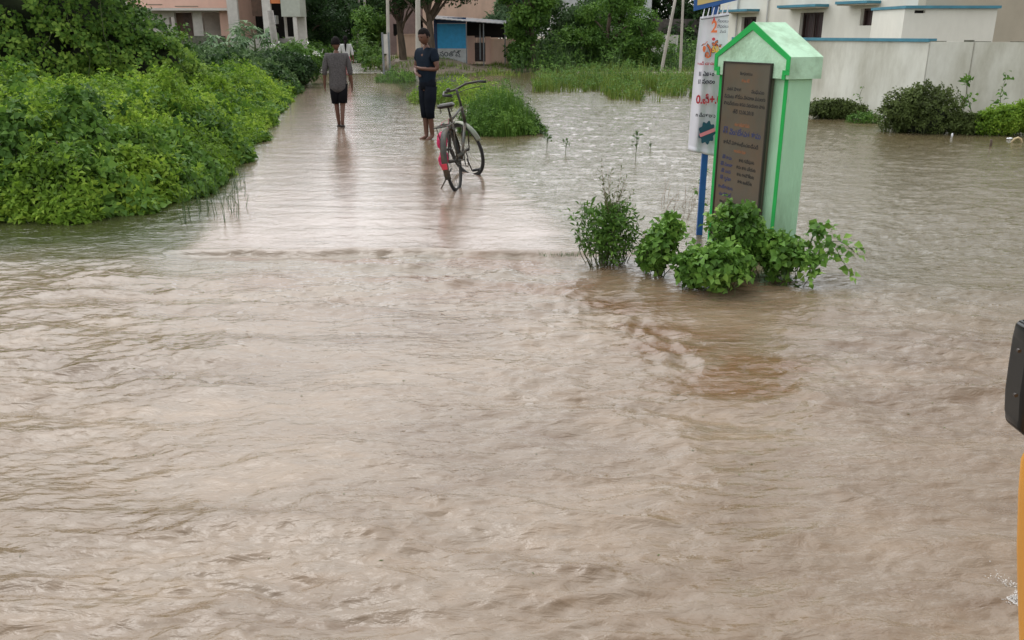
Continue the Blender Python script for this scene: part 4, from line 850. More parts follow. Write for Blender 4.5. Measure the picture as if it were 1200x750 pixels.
# ------------------------------------------------------------------ shrubs standing in the flood
p = G(712, 307); 
t = bush('shrub', 'small narrow leaved shrub with tall dry tips standing in the current', 'shrub', (p.x, p.y, 0), (.23, .20, .44), 330, .055, 'leaf_mid', 5, 40, wid=.30, lumps=7, elev=.6, droop=.1, shoots=22, shoot_len=.13)
ln = [np.array([[0, 0, 0], [RNG.normal(0, .03), 0, .3], [RNG.normal(.02, .06), RNG.normal(0, .04), RNG.uniform(.48, .72)]]) for _ in range(14)]
tips = np.array([l[-1] - (l[-1] - l[-2]) * RNG.uniform(0, .6) for l in ln for _ in range(7)]); v, f = sprigs(tips, np.tile([0, 0, 1.], (len(tips), 1)), .03, 3, .8, .25); link('seed_tips', npmesh('seed_tips', v, f), M['leaf_olive'], t)
v, f = stems_mesh(ln, .003, .001); link('dry_stalks', npmesh('dry_stalks', v, f), M['twig'], t)
def lily(label, px, py, rad, n_, leaf=.05, lean=(0, 0), lumps=5, zb=.02):
    p = G(px, py); return bush('creeper_shrub', label, 'shrub', (p.x, p.y, 0), rad, n_, leaf, 'leaf_lily', 5, 22, wid=.82, lumps=lumps, elev=.15, jit=.6, lean=lean, zb=zb, droop=.25, shoots=14, shoot_len=.11)
lily('slim broad leaved shrub leaning right between the narrow shrub and the blue post', 761, 322, (.12, .12, .44), 230, .050, (.30, 0), 5)
lily('leafy creeper shrub climbing the front of the metal plate', 866, 322, (.27, .20, .49), 430, .050, (0, 0), 9)
lily('low wide broad leaved shrub at the left foot of the pillar', 836, 340, (.25, .18, .28), 420, .052, (0, 0), 7)
lily('trailing creeper shrub reaching out over the water right of the pillar', 915, 330, (.24, .2, .30), 150, .055, (0, 0), 7)
# trailing shoots
p = G(940, 325); t = thing('creeper_shoot', 'thin leafy shoots trailing right of the pillar foot', 'creeper', (p.x, p.y, 0)); ln = []; tc_ = []
for dx, dz, dy in ((.30, .15, -.1), (.24, .04, -.22), (.10, .30, -.05), (.27, .09, .08), (.05, .28, -.12)):
    q = np.linspace(0, 1, 7)[:, None]; pts = q * np.array([dx, dy, dz]) + np.array([0, 0, .14]) * np.sin(q * np.pi) + [0, 0, .05]; ln.append(pts); tc_ += [pts[k] + RNG.normal(0, .012, 3) for k in (2, 3, 4, 5, 6, 6)]
v, f = stems_mesh(ln, .004, .002); link('stem', npmesh('stem', v, f), M['stem'], t); v, f = sprigs(np.array(tc_), np.tile([0, -.3, 1.], (len(tc_), 1)), .055, 4, .1, .85, .5); link('foliage', npmesh('foliage', v, f), M['leaf_lily'], t)
p = G(826, 262); t = thing('young_plant', 'small upright leafy stem behind the left edge of the pillar', 'plant', (p.x, p.y + .3, 0)); ln = [np.array([[0, 0, -.1], [.01, 0, .2], [0.03, 0, .42]])]; c_ = np.array([[.01 + RNG.normal(0, .02), RNG.normal(0, .02), z] for z in np.linspace(.1, .42, 9)]); v, f = stems_mesh(ln, .004, .002); link('stem', npmesh('stem', v, f), M['stem'], t); v, f = sprigs(c_, np.tile([0, 0, 1.], (9, 1)), .06, 3, .3, .5); link('foliage', npmesh('foliage', v, f), M['leaf_mid'], t)
# dead reddish stalks in the flood between the shrubs
ln = []
for k in range(16):
    p = G(RNG.uniform(772, 815), RNG.uniform(235, 262)); ln.append(np.array([[p.x, p.y, -.05], [p.x + RNG.normal(.02, .03), p.y, .1], [p.x + RNG.normal(.07, .05), p.y + RNG.normal(0, .06), RNG.uniform(.1, .32)]]))
for k in range(10):
    p = G(RNG.uniform(850, 880) - 45, RNG.uniform(232, 262)); ln.append(np.array([[p.x, p.y, -.05], [p.x + RNG.normal(.0, .06), p.y, .07], [p.x + RNG.normal(.0, .12), p.y, RNG.uniform(.05, .14)]]))
v, f = stems_mesh(ln, .0025, .001); prop(link('dead_stalks', npmesh('dead_stalks', v, f), M['twig']), 'thin reddish dead stalks poking from the flood left of the blue post', 'stalks', kind='stuff')
def sprout(label, px, py, h, n_, leaf, m='leaf_weed', lean=0):
    p = G(px, py); t = thing('sprout', label, 'plant', (p.x, p.y, 0)); ln = [np.array([[0, 0, -.1], [lean * .3, 0, h * .5], [lean, 0, h]]), np.array([[lean * .2, 0, h * .35], [.07 * h + lean, 0, h * .8]])]
    v, f = stems_mesh(ln, .006, .003); link('stem', npmesh('stem', v, f), M['stem'], t); c_ = np.array([[lean * q + RNG.normal(0, .05 * h), RNG.normal(0, .05 * h), h * q] for q in RNG.uniform(.45, 1, n_)])
    v, f = sprigs(c_, np.tile([0, 0, 1.], (n_, 1)), leaf, 4, .5, .4); link('foliage', npmesh('foliage', v, f), M[m], t)
sprout('single thin weed standing alone in the flooded field', 745, 187, .36, 7, .06)
sprout('short bent weed right of the lone thin weed', 762, 177, .14, 2, .05)
sprout('small weed in the flood right of the grassy clump', 641, 177, .26, 6, .07); sprout('tiny weed beyond the lane edge near the bicycle', 663, 180, .17, 5, .06)

# ------------------------------------------------------------------ grassy clump right of the lane, grass islands in the flooded field
def clump(name, label, cx_, cy_, rx, ry_, n_, h0, w_, m='leaf_grass', leafn=0, leaf=.05, cat='grass clump', kind=None):
    t = thing(name, label, cat, (cx_, cy_, 0)) ; 
    a = RNG.uniform(0, 2 * np.pi, n_); r = np.sqrt(RNG.uniform(0, 1, n_)); bx__ = np.cos(a) * r * rx; by_ = np.sin(a) * r * ry_
    h = h0 * (1.05 - .75 * r ** 2) * RNG.uniform(.55, 1.2, n_) * (1 + .35 * perlin(bx__ / .5 + 7, by_ / .5, 31)); v, f = blade_verts(np.stack([bx__, by_, 0 * r - .03], 1), h, RNG.uniform(.1, .8, n_), np.full(n_, w_)); link('blades', npmesh('blades', v, f), M[m], t)
    if leafn:
        i_ = RNG.integers(0, n_, leafn); c = np.stack([bx__[i_], by_[i_], h[i_] * RNG.uniform(.3, .95, leafn)], 1); n0 = _unit(np.stack([bx__[i_] / rx, by_[i_] / ry_, np.full(leafn, .9)], 1)); v, f = sprigs(c, n0, leaf, 6, .3, .45); link('foliage', npmesh('foliage', v, f), M['leaf_bright' if m == 'leaf_grass' else 'leaf_mid'], t)
    return t
p = G(583, 160); clump('grassy_bush', 'bushy green clump standing in the flood just beyond the bicycle', p.x, p.y + .75, .70, .85, 2600, .80, .011, 'leaf_mid', leafn=1100, leaf=.05)
p = G(620, 158); clump('grassy_bush', 'low straggling tail of weeds at the right foot of the grassy clump', p.x - .05, p.y + .2, .35, .3, 260, .26, .01, 'leaf_weed', 160, .06)
p = G(540, 118); clump('grassy_bush', 'yellowish green weeds behind the boy and the bicycle handlebar', p.x, p.y, 1.3, 1.9, 1300, .60, .014, leafn=700, leaf=.07)
p = G(455, 98); clump('grassy_bush', 'weeds beside the utility pole at the right of the lane', p.x + .1, p.y + 1.5, .7, 1.8, 350, .55, .02, 'leaf_weed', 250, .07)
def mass(name, label, pts, n_, h0, w_, m, cat='grass', leafn=0, leaf=.08):
    """ground cover filling a polygon of ground points"""
    P_ = np.array([[q.x, q.y] for q in pts]); lo, hi = P_.min(0), P_.max(0); c = RNG.uniform(lo, hi, (n_ * 3, 2)); ins = np.zeros(len(c), bool); j = len(P_) - 1
    for i_ in range(len(P_)):
        a, b = P_[i_], P_[j]; cond = ((a[1] > c[:, 1]) != (b[1] > c[:, 1])) & (c[:, 0] < (b[0] - a[0]) * (c[:, 1] - a[1]) / (b[1] - a[1] + 1e-9) + a[0]); ins ^= cond; j = i_
    c = c[ins]; dn = fbm(c[:, 0] / 1.5, c[:, 1] / 1.5, 3, 44); c = c[dn > (-.05 if m == 'leaf_grass' else -.28)][:n_]; dn = fbm(c[:, 0] / 1.5, c[:, 1] / 1.5, 3, 44); z0 = np.maximum(land(c[:, 0], c[:, 1]), -.02)
    h = h0 * RNG.uniform(.5, 1.2, len(c)) * np.clip(.55 + dn * 1.6, .25, 1.9); v, f = blade_verts(np.column_stack([c, z0 - .02]), h, RNG.uniform(.1, .9, len(c)), np.full(len(c), w_)); o = link(name, npmesh(name, v, f), M[m]); prop(o, label, cat, kind='stuff')
    if leafn:
        i_ = RNG.integers(0, len(c), leafn); q = np.column_stack([c[i_], z0[i_] + h[i_] * RNG.uniform(.3, 1, leafn)]); v, f = sprigs(q, np.tile([0, -.4, 1.], (leafn, 1)), leaf, 5, .3, .45); lo_ = link('leaves', npmesh('leaves', v, f), M['leaf_mid'], o); lo_['kind'] = 'stuff'
    return o
mass('grass', 'rough grass growing out of the flooded field beyond the open water', [G(622, 108), G(700, 108), G(720, 117), G(860, 122), G(1000, 120), G(1000, 96), G(860, 92), G(640, 92)], 9000, .62, .022, 'leaf_grass', leafn=2600)
mass('reeds', 'dark tall weeds behind the pale kerb strip', [G(600, 85), G(905, 85), G(905, 76), G(600, 76)], 4500, 1.3, .045, 'leaf_weed', 'weeds', 2200, .18)
mass('grass', 'short tufts along the muddy verge before the pink wall', [G(455, 92), G(610, 90), G(610, 80), G(455, 80)], 2600, .22, .03, 'leaf_grass')
mass('grass', 'tall green growth closing the far right side of the lane', [G(424, 84), G(447, 84), G(450, 64), G(424, 62)], 2200, 1.0, .05, 'leaf_grass', leafn=1800, leaf=.2)
# tufts of grass where the lane's concrete ends
tf = []
for k in range(90):
    p = G(RNG.uniform(632, 682), RNG.uniform(296, 299)); tf.append((p.x, p.y + .02, -.02))
v, f = blade_verts(np.array(tf), RNG.uniform(.01, .05, 90), RNG.uniform(.3, 1.2, 90), np.full(90, .004)); prop(link('grass', npmesh('grass', v, f), M['leaf_weed']), 'tiny grass tufts at the near right corner of the concrete lane', 'grass', kind='stuff')

# ================================================================== RIGHT COMPOUND WALL, PLANTS AND HOUSE
lime = mat('stained_limewash', (0.63, 0.63, 0.56), 0.85, var=0.08, vscale=1.2, dirt=(0.30, 0.285, 0.21), dirt_amt=.9, dscale=.9, bump=.25, bscale=25, stretch=(1, 1, .35))
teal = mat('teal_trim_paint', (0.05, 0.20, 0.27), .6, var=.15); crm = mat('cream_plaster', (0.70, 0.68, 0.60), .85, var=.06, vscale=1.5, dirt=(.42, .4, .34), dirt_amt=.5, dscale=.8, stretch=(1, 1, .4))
shadeb = mat('shaded_beige', (0.44, 0.39, 0.30), .85, var=.06, vscale=1.5, dirt=(.3, .26, .2), dirt_amt=.5, dscale=.8); brn = mat('brown_window', (.06, .035, .03), .6); dkv = mat('interior_shade', (.01, .009, .008), .9)  # beige carries shade in its colour; near black stands in for unlit interiors
moss = mat('dark_mossy_cap', (.12, .125, .09), .9, var=.4, vscale=8)
def slab(mb, A_, B_, z0, z1, th):
    A_, B_ = Vector(A_), Vector(B_); d = (B_ - A_).normalized(); nrm = Vector((-d.y, d.x)); q = [A_, B_, B_ + nrm * th, A_ + nrm * th]
    lo = [mb.bm.verts.new((k.x, k.y, z0)) for k in q]; hi = [mb.bm.verts.new((k.x, k.y, z1)) for k in q]
    mb.bm.faces.new(lo[::-1]); mb.bm.faces.new(hi)
    for k in range(4): mb.bm.faces.new((lo[k], lo[(k + 1) % 4], hi[(k + 1) % 4], hi[k]))
    return mb
KX, KY = 7.72, 16.6; FX, FY = 5.45, 22.2
tA = thing('compound_wall', 'limewashed compound wall with teal cap running back behind the green pillar', 'wall', (KX, KY, 0))
def rel(p, t): return (p[0] - t.location.x, p[1] - t.location.y)
slab(MB(), rel((FX, FY), tA), rel((KX, KY), tA), -.5, 1.44, .15).build('wall_panel', lime, tA)
d_ = Vector((KX - FX, KY - FY)).normalized(); n_ = Vector((-d_.y, d_.x))
slab(MB(), Vector(rel((FX, FY), tA)) - n_ * .03, Vector(rel((KX, KY), tA)) - n_ * .03, 1.442, 1.50, .21).build('cap', teal, tA)
tB = thing('compound_wall', 'bare stained compound wall with crumbling top at the right', 'wall', (KX, KY, 0)); EX, EY = 13.2, 12.2
mbw = slab(MB(), rel((KX + .02, KY), tB), rel((EX, EY), tB), -.5, 1.445, .15); mbw.build('wall_panel', lime, tB)
mb = MB()
dB = Vector((EX - KX, EY - KY)).normalized(); LB = (Vector((EX, EY)) - Vector((KX, KY))).length; q = 0
while q < LB - .3:
    w_ = random.uniform(.15, .5); h_ = random.uniform(.008, .035); a = Vector((.02, 0)) + dB * q; b = Vector((.02, 0)) + dB * (q + w_ - .02); slab(mb, a, b, 1.446, 1.446 + h_, .13); q += w_ + random.choice((0, .1, .3))
mb.build('crumbled_cap', moss, tB)
mb = MB(); 
for q in (.75, 3.1, 5.2): a = dB * q - Vector((-dB.y, dB.x)) * .003; slab(mb, a, a + dB * .012, .0, 1.44, .01)
mb.build('panel_joint', mat('joint_stain', (.3, .29, .24), .9), tB)
# house behind the wall, facade parallel to the left stretch
hA = thing('house', 'cream house with teal sunshades over brown windows behind the compound wall', 'house', (8.75, 19.6, 0)); hAng = math.atan2(KY - FY, KX - FX); hA.rotation_euler = (0, 0, hAng)
# local x runs along the facade; x=0 is the near right corner, x negative goes left and away
def facade_pt(px):
    u = (px - 600) / 1000; d = _dir(px, 38); dx, dy = math.cos(hAng), math.sin(hAng)     # solve ray (ground bearing) with facade line
    bx_, by_ = d.x / d.y, 1; det = dx * by_ - dy * bx_; s = (-(8.75) * by_ + 19.6 * bx_) / det; return s, 19.6 + dy * s
def holes_wall(x0, x1, z0, z1, holes, th, mb=None):
    mb = mb or MB(); xs_ = sorted({x0, x1, *[h[0] for h in holes], *[h[1] for h in holes]}); zs_ = sorted({z0, z1, *[h[2] for h in holes], *[h[3] for h in holes]})
    for a, b in zip(xs_[:-1], xs_[1:]):
        for c, d in zip(zs_[:-1], zs_[1:]):
            if any(h[0] <= a and b <= h[1] and h[2] <= c and d <= h[3] for h in holes): continue
            mb.box((a, 0, c), (b, th, d))
    bmesh.ops.remove_doubles(mb.bm, verts=mb.bm.verts, dist=1e-5); return mb
wins = []
for (pa, pb, ya, yb, ca, cb, cy) in ((936, 963, 15, 60, 923, 968, 10), (1006, 1023, 10, 30, 991, 1028, 6), (868, 885, 20, 60, 855, 888, 15)):
    sa, Ya = facade_pt(pa); sb, Yb_ = facade_pt(pb); zt_ = W(pa, ya, Ya).z; zb_ = max(W(pa, yb, Ya).z, 1.0); s0_, _ = facade_pt(ca); s1_, Yc = facade_pt(cb); wins.append((sa, sb, zb_, zt_, s0_, s1_, W((ca + cb) / 2, cy, (Ya + Yc) / 2).z))
xl_ = facade_pt(842)[0]
holes_wall(xl_, 0, -.3, 3.6, [(a, b, c, d) for a, b, c, d, *_ in wins], .2).build('wall', crm, hA)
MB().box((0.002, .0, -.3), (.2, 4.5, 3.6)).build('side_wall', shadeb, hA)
for a, b, c, d, e, f_, cz_ in wins:
    wn = MB().box((a - .001, .10, c), (a + .04, .15, d)).box((b - .04, .10, c), (b + .001, .15, d)).box((a, .10, d - .05), (b, .15, d)).box(((a + b) / 2 - .02, .10, c), ((a + b) / 2 + .02, .15, d)).build('window', brn, hA)
    MB().box((a, .16, c), (b, .18, d)).build('shutter', mat('shutter_brown', (.045, .022, .022), .5), wn)
    if d - c > .5:
        g = MB()
        for k in range(7): g.tube([(a + (b - a) * (k + .5) / 7, .07, c), (a + (b - a) * (k + .5) / 7, .07, d)], .009, 5)
        g.build('bars', plf, wn)
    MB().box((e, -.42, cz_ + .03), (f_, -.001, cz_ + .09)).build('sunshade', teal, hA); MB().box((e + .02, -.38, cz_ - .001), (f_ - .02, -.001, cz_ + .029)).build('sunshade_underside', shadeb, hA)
for px in (863.5, 898.5):
    s_, _ = facade_pt(px); MB().tube([(s_, -.04, .2), (s_, -.04, 3.5)], .022, 8).build('drain_pipe', mat('grey_pipe', (.45, .45, .43), .6), hA)
MB().box((xl_, -.3, 3.605), (.3, 4.5, 3.75)).build('roof', crm, hA)
# darker recessed house wall at the right with the small lean-to in front
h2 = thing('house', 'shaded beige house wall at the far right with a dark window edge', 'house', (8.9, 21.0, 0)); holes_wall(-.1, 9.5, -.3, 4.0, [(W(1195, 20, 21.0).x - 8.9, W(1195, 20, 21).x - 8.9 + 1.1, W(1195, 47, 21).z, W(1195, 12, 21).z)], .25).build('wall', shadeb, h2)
wx = W(1195, 20, 21.0).x - 8.9; wn = MB().box((wx, .12, W(1195, 47, 21).z), (wx + 1.1, .16, W(1195, 12, 21).z)).build('window', brn, h2)
lt = thing('lean_to', 'small cream outhouse with teal roof edge behind the right wall', 'outhouse', (0, 18.2, 0)); xa, xb = W(1058, 30, 18.2).x, W(1166, 30, 18.2).x; zt_ = W(1110, 10, 18.2).z
va, vb = W(1072, 12, 18.2), W(1084, 15.5, 18.2); lt.location.x = (xa + xb) / 2; q = lt.location.x
holes_wall(xa - q, xb - q, -.3, zt_, [(va.x - q, vb.x - q, vb.z, va.z)], .12).build('wall', crm, lt); MB().box((xa - q, .1205, -.3), (xb - q, 1.6, zt_ - .002)).build('inner_room', crm, lt)
MB().box((va.x - q, .08, vb.z), (vb.x - q, .118, va.z)).build('vent', dkv, lt)
MB().box((xa - q - .03, -.08, zt_ + .001), (xb - q + .03, 1.65, zt_ + .055)).build('roof', teal, lt)
# plants along the foot of the wall
p = G(1095, 158); bush('creeper_mound', 'rounded mound of dark creeper against the foot of the right wall', 'bush', (p.x, p.y + .35, -.05), (.78, .5, .86), 2600, .05, 'leaf_olive', 6, 30, wid=.6, lumps=7, core=True, shoots=40, shoot_len=.2)
p = G(1132, 158); bush('low_creeper', 'low olive creeper spreading right of the rounded mound', 'bush', (p.x, p.y + .2, -.03), (.55, .3, .38), 800, .05, 'leaf_olive', 6, 14, wid=.6)
p = G(986, 140); bush('low_creeper', 'low weeds along the wall foot right of the green pillar', 'bush', (p.x, p.y + .3, -.05), (.75, .35, .42), 1100, .055, 'leaf_olive', 6, 30, wid=.55)
p = G(1016, 145); bush('low_creeper', 'dry brown tipped weeds left of the wall corner', 'bush', (p.x, p.y + .2, -.05), (.45, .3, .26), 300, .045, 'leaf_mid', 6, 30, wid=.4, mstem='twig')
p = G(1180, 160); bush('weedy_bush', 'bright green weeds at the wall foot by the right edge', 'bush', (p.x, p.y + .3, -.05), (.65, .35, .52), 1300, .055, 'leaf_bright', 6, 14, wid=.5)
p = G(1215, 160); bush('weedy_bush', 'tall bright weeds cut by the right edge of the photo', 'bush', (p.x, p.y + .3, -.05), (.5, .35, .7), 800, .055, 'leaf_bright', 6, 14, wid=.5)
def stalk(label, px, py, h, lean, nl=11, leaf=.09):
    p = G(px, py); t = thing('young_tree', label, 'sapling', (p.x, p.y + .15, 0)); q = np.linspace(0, 1, 8)[:, None]; pts = q * np.array([lean, 0, h]) + np.array([.04, 0, 0]) * np.sin(q * 7); v, f = stems_mesh([pts], .010, .004); link('stem', npmesh('stem', v, f), M['stem'], t)
    c = np.array([pts[k] for k in RNG.integers(3, 8, nl)]) + RNG.normal(0, .03, (nl, 3)); v, f = sprigs(c, np.tile([0, -.6, .6], (nl, 1)), leaf, 3, -.1, .55, .6, droop=.4); link('foliage', npmesh('foliage', v, f), M['leaf_mid'], t)
stalk('slender leafy sapling leaning left against the right wall', 1143, 155, 1.0, -.22, 14); stalk('second slender sapling nearer the right edge of the wall', 1177, 155, .86, -.08, 12); stalk('thin bare weed stalk against the wall left of its corner', 1012, 140, .62, -.05, 4, .05)
# litter caught at the wall foot
wl = mat('white_litter', (.75, .76, .78), .5); 
for nm, lb, px, py, s_ in (('plastic_scrap', 'white plastic scrap caught in the mound of creeper', 1105, 156, (.045, .02, .02)), ('plastic_cup', 'small white cup floating below the creeper mound', 1115.5, 160, (.016, .016, .035)), ('plastic_scrap', 'pale plastic scrap floating left of the bent yellow hose', 1183, 163, (.05, .02, .015))):
    p = G(px, py); mb = MB().sphere((0, 0, s_[2] * .6), 1, *s_, 3)
    for v in mb.bm.verts: v.co *= 1 + .25 * float(perlin(v.co.x * 60 + px, v.co.z * 60 + v.co.y * 40, 3))
    prop(mb.build(nm, wl, None, True, (p.x, p.y, 0)), lb, 'litter')
p = G(1192, 167); prop(MB().tube([(-.09, 0, .0), (-.05, 0, .055), (0, 0, .075), (.05, 0, .05), (.08, 0, -.03), (.16, .05, -.04)], .016, 8).build('hose', mat('yellow_hose', (.50, .40, .22), .6), None, True, (p.x, p.y, 0)), 'bent yellow hose arching out of the water by the right wall', 'hose')
p = G(1160, 172); prop(MB().tube([(0, 0, -.1), (.01, 0, .05), (.0, 0, .11)], [.02, .018, .016], 7).build('stump', M['bark'], None, True, (p.x, p.y, 0)), 'small dark stump poking from the water before the right wall', 'stump')

# bits of leaf and straw drifting on the flood
c_ = np.column_stack([RNG.uniform(-2.6, 2.4, 170), RNG.uniform(2.2, 7.2, 170), np.zeros(170)]); c_[:, 2] = wave(c_[:, 0], c_[:, 1])[0] + .002
a = RNG.uniform(0, 2 * np.pi, 170); v, f = leaf_verts(c_, np.stack([np.cos(a), np.sin(a), 0 * a], 1), np.tile([0, 0, 1.], (170, 1)), RNG.uniform(.006, .02, 170), RNG.uniform(.003, .007, 170), .1, .05)
prop(link('leaf_litter', npmesh('leaf_litter', v, f), M['leaf_olive']), 'tiny bits of leaf and straw drifting on the brown flood', 'litter', kind='stuff')

# ================================================================== FAR BUILDINGS (each measured where it stands)
pink = mat('pink_plaster', (0.68, 0.44, 0.35), .85, var=.07, vscale=.8, dirt=(.35, .24, .18), dirt_amt=.5, dscale=.5, stretch=(1, 1, .5)); peach = mat('peach_plaster', (0.74, 0.52, 0.40), .85, var=.07, vscale=.8, dirt=(.34, .22, .15), dirt_amt=.6, dscale=.6, stretch=(1, 1, .5))
whit = mat('grey_white_plaster', (0.64, 0.61, 0.56), .85, var=.06, dirt=(.33, .3, .26), dirt_amt=.6, dscale=.7); conc = mat('grey_concrete', (.30, .28, .25), .9, var=.2, dirt=(.12, .11, .1), dirt_amt=.6, dscale=.9); tin = mat('tin_sheet', (.20, .22, .235), .45, metal=.3, var=.15, dirt=(.2, .13, .09), dirt_amt=.5)
shut = mat('brown_shutter', (.10, .055, .035), .7, var=.25); orange = mat('orange_cloth', (.62, .20, .07), .8); blueb = mat('blue_shutter', (.02, .32, .62), .5, var=.1); navyb = mat('deep_blue_band', (.008, .04, .13), .5); whb = mat('white_panel', (.55, .57, .57), .5, var=.08, dirt=(.25, .2, .17), dirt_amt=.5); gmk = mat('grey_lettering', (.08, .09, .10), .6)
class Bl:
    """a building whose front stands at distance Y; boxes given by their bearings"""
    def __init__(s, name, label, cat, px, Y): w = W(px, 60, Y); s.t = thing(name, label, cat, (w.x, Y, 0)); s.x0 = w.x; s.Y = Y
    def xz(s, px, py, dy=0): w = W(px, py, s.Y + dy); return w.x - s.x0, w.z
    def box(s, name, m, px0, py0, px1, py1, d0=0.0, d1=.2, parent=None, z0=None, z1=None, bev=0):
        a = s.xz(px0, py1, d0); b = s.xz(px1, py0, d0); return MB().box((a[0], d0, a[1] if z0 is None else z0), (b[0], d1, b[1] if z1 is None else z1), bev).build(name, m, parent or s.t)
    def wall(s, name, m, px0, py0, px1, py1, holes, d0=0.0, th=.25, z0=None, z1=None):
        a = s.xz(px0, py1, d0); b = s.xz(px1, py0, d0); hs = []
        for h in holes: p, q = s.xz(h[0], h[3], d0), s.xz(h[2], h[1], d0); hs.append((p[0], q[0], p[1], q[1]))
        o = holes_wall(a[0], b[0], a[1] if z0 is None else z0, b[1] if z1 is None else z1, hs, th).build(name, m, s.t); o.location.y = d0; return o
b = Bl('pink_house', 'pink upper storey over a grey white veranda wall with two dark doorways', 'house', 225, 40)
b.wall('wall', whit, 150, 12, 272, 75, [(199, 20, 203.5, 31), (207, 14, 225, 42), (239, 14, 257, 42)], z0=0)
b.box('door', shut, 208, 15, 216, 42, .20, .24); b.box('door_curtain', mat('brown_curtain', (.09, .06, .05), .9, var=.3), 217, 15, 224, 42, .14, .17)
b.box('slab', whit, 148, 9.5, 269, 12.2, -.9, 5); b.wall('upper_wall', pink, 150, -60, 262, 9.4, [(160, -40, 175, -12), (215, -40, 235, -12)], d0=-.1); b.box('corner_pillar', pink, 262.2, -60, 270, 9.3, -.2, .3); b.box('pillar', pink, 263, 12.4, 271, 75, -.3, -.01, z0=0)
b.box('back_wall', whit, 150, -60, 272, 75, 4.5, 4.7, z0=0); b.box('roof', whit, 148, -64, 272, -60.5, -.3, 4.8)
b.box('side_wall', pink, 270.2, -60, 272, 75, -.1, 4.5, z0=0); b.box('inner_floor', conc, 150, 50, 262, 60, .3, 4.4, z0=.0, z1=.15); b.box('verandah_edge', moss, 200, 42, 262, 50, -.5, -.01, z0=.0)
for py in (5, 7): b.box('ledge_line', moss, 172 if py == 5 else 205, py, 190 if py == 5 else 232, py + .7, -.125, -.101)
b = Bl('shop_building', 'dim open fronted shop with brown shutter, orange cloth and grey white upper block', 'shop', 310, 38)
b.wall('wall', whit, 272.5, -50, 352, 75, [(275, -10, 297, 45), (299, -10, 311, 45), (315, 3, 331, 50), (336, 20, 345.5, 43)], d0=.8, z0=0)
b.box('back_wall', dkv, 272.5, -50, 352, 75, 4.5, 4.7, z0=0); b.box('roof', whit, 271, -55, 352, -50.5, -.4, 4.8)  # back wall coloured near black for the unlit shop
b.box('shutter', shut, 296, -12, 311, 19, .3, .36); b.box('cloth_awning', orange, 312.5, -1, 328, 4, -.2, -.14); b.box('upper_block', mat('pale_green_plaster', (.45, .47, .40), .85, var=.08, dirt=(.3, .3, .25), dirt_amt=.5), 330, -50, 347, 19.5, -.3, .79)
b.box('pillar', whit, 272, -20, 275, 55, -.1, .1, z0=0); b.box('pillar', whit, 311.5, -20, 314.3, 60, -.25, -.05, z0=0); b.box('pillar', whit, 346, 19.6, 347.3, 60, -.25, -.1, z0=0); b.box('low_wall', conc, 314.5, 45, 346, 75, -.1, .1, z0=0)
b.box('crate', whb, 316, 18, 323, 28, .2, .6); b.box('sack', mat('green_sack', (.12, .2, .07), .8), 318, 38, 325, 48, -.5, -.2, bev=.08)
w = W(326, 75, 30); prop(MB().tube([(0, 0, -.2), (-.05, 0, 1.2), (-.12, 0, 2.3)], [.13, .12, .10], 9).build('stone_post', conc, None, True, (w.x, 30, 0)), 'leaning grey stone post in the weeds before the shop', 'post')
# motorbike-like dark shape is parked by the shop: a handcart wheel stack left out (unclear in the photo)
b = Bl('white_house', 'distant white house with blue balcony at the end of the lane', 'house', 385, 78)
b.wall('wall', mat('bright_white_plaster', (.66, .66, .65), .8, var=.04), 364, -60, 404, 42, [(367, -6, 374, 6.5), (377, -6, 383, 6.5), (386, -6, 393, 7), (378, 24, 384, 32), (387, 24, 392, 32)], z0=0); b.box('room_shade', dkv, 364, -50, 404, 42, .6, .8, z0=0)  # dark sheet behind the openings stands in for unlit rooms
b.box('balcony_wall', whb, 366, 8, 401, 16, -1.2, -1.0); b.box('balcony_slab', conc, 366, 16.2, 401, 17.5, -1.2, -.01); b.box('balcony_rail', blueb, 370, 3, 393, 7.5, -1.15, -1.1); b.box('blue_awning', blueb, 371, -4, 392, -1, -1.2, -.1); b.box('porch', conc, 373, 17.8, 396, 23.5, -.9, -.01)
for px in (374, 385.5, 394): b.box('porch_pillar', whit, px, 24, px + 2.2, 40, -.9, -.6, z0=0)
# right hand row
b = Bl('peach_house', 'tall peach house wall behind the tin roofed gateway', 'house', 555, 47); b.wall('wall', peach, 522, -80, 583, 60, [(495, 1, 500, 5)], z0=0); b.box('side_wall', peach, 522.3, -80, 523.3, 60, .3, 6, z0=0); b.box('back_wall', peach, 523, -80, 583, 60, 6, 6.3, z0=0); b.box('roof', peach, 520, -84, 584, -80.3, -.3, 6.5)
b = Bl('mauve_house', 'dull pink house half hidden behind the dark tree by the pole', 'house', 480, 48); b.wall('wall', mat('mauve_plaster', (.30, .21, .19), .85, var=.1, dirt=(.12, .1, .09), dirt_amt=.6), 457, -60, 512, 60, [(461, 28, 466, 42), (490, 20, 500, 42)], z0=0); b.box('room_shade', dkv, 457, -40, 512, 60, .8, 1, z0=0); b.box('roof', conc, 455, -64, 514, -60.3, -.4, 4)  # dark sheet behind the windows in place of room shade
b = Bl('boundary_wall', 'peach boundary wall left of the blue shutter', 'wall', 475, 42); b.box('wall_panel', peach, 466, 41, 505, 76, 0, .2, z0=0); b.box('cap', peach, 465.5, 39.6, 505.2, 40.9, -.05, .25)
b = Bl('boundary_wall', 'peach boundary wall right of the dark gate', 'wall', 590, 42); b.box('wall_panel', peach, 575.2, 45.5, 605, 78, 0, .2, z0=0); b.box('gate_pillar', pink, 569, 43, 575, 79, -.1, .3, z0=0); b.box('gate_pillar', pink, 548, 42, 556, 79, -.1, .3, z0=0)
g = Bl('gate', 'dark iron gate between two pink pillars', 'gate', 562, 42.1); mb = MB(); a, c = g.xz(556.3, 72), g.xz(568.7, 42); 
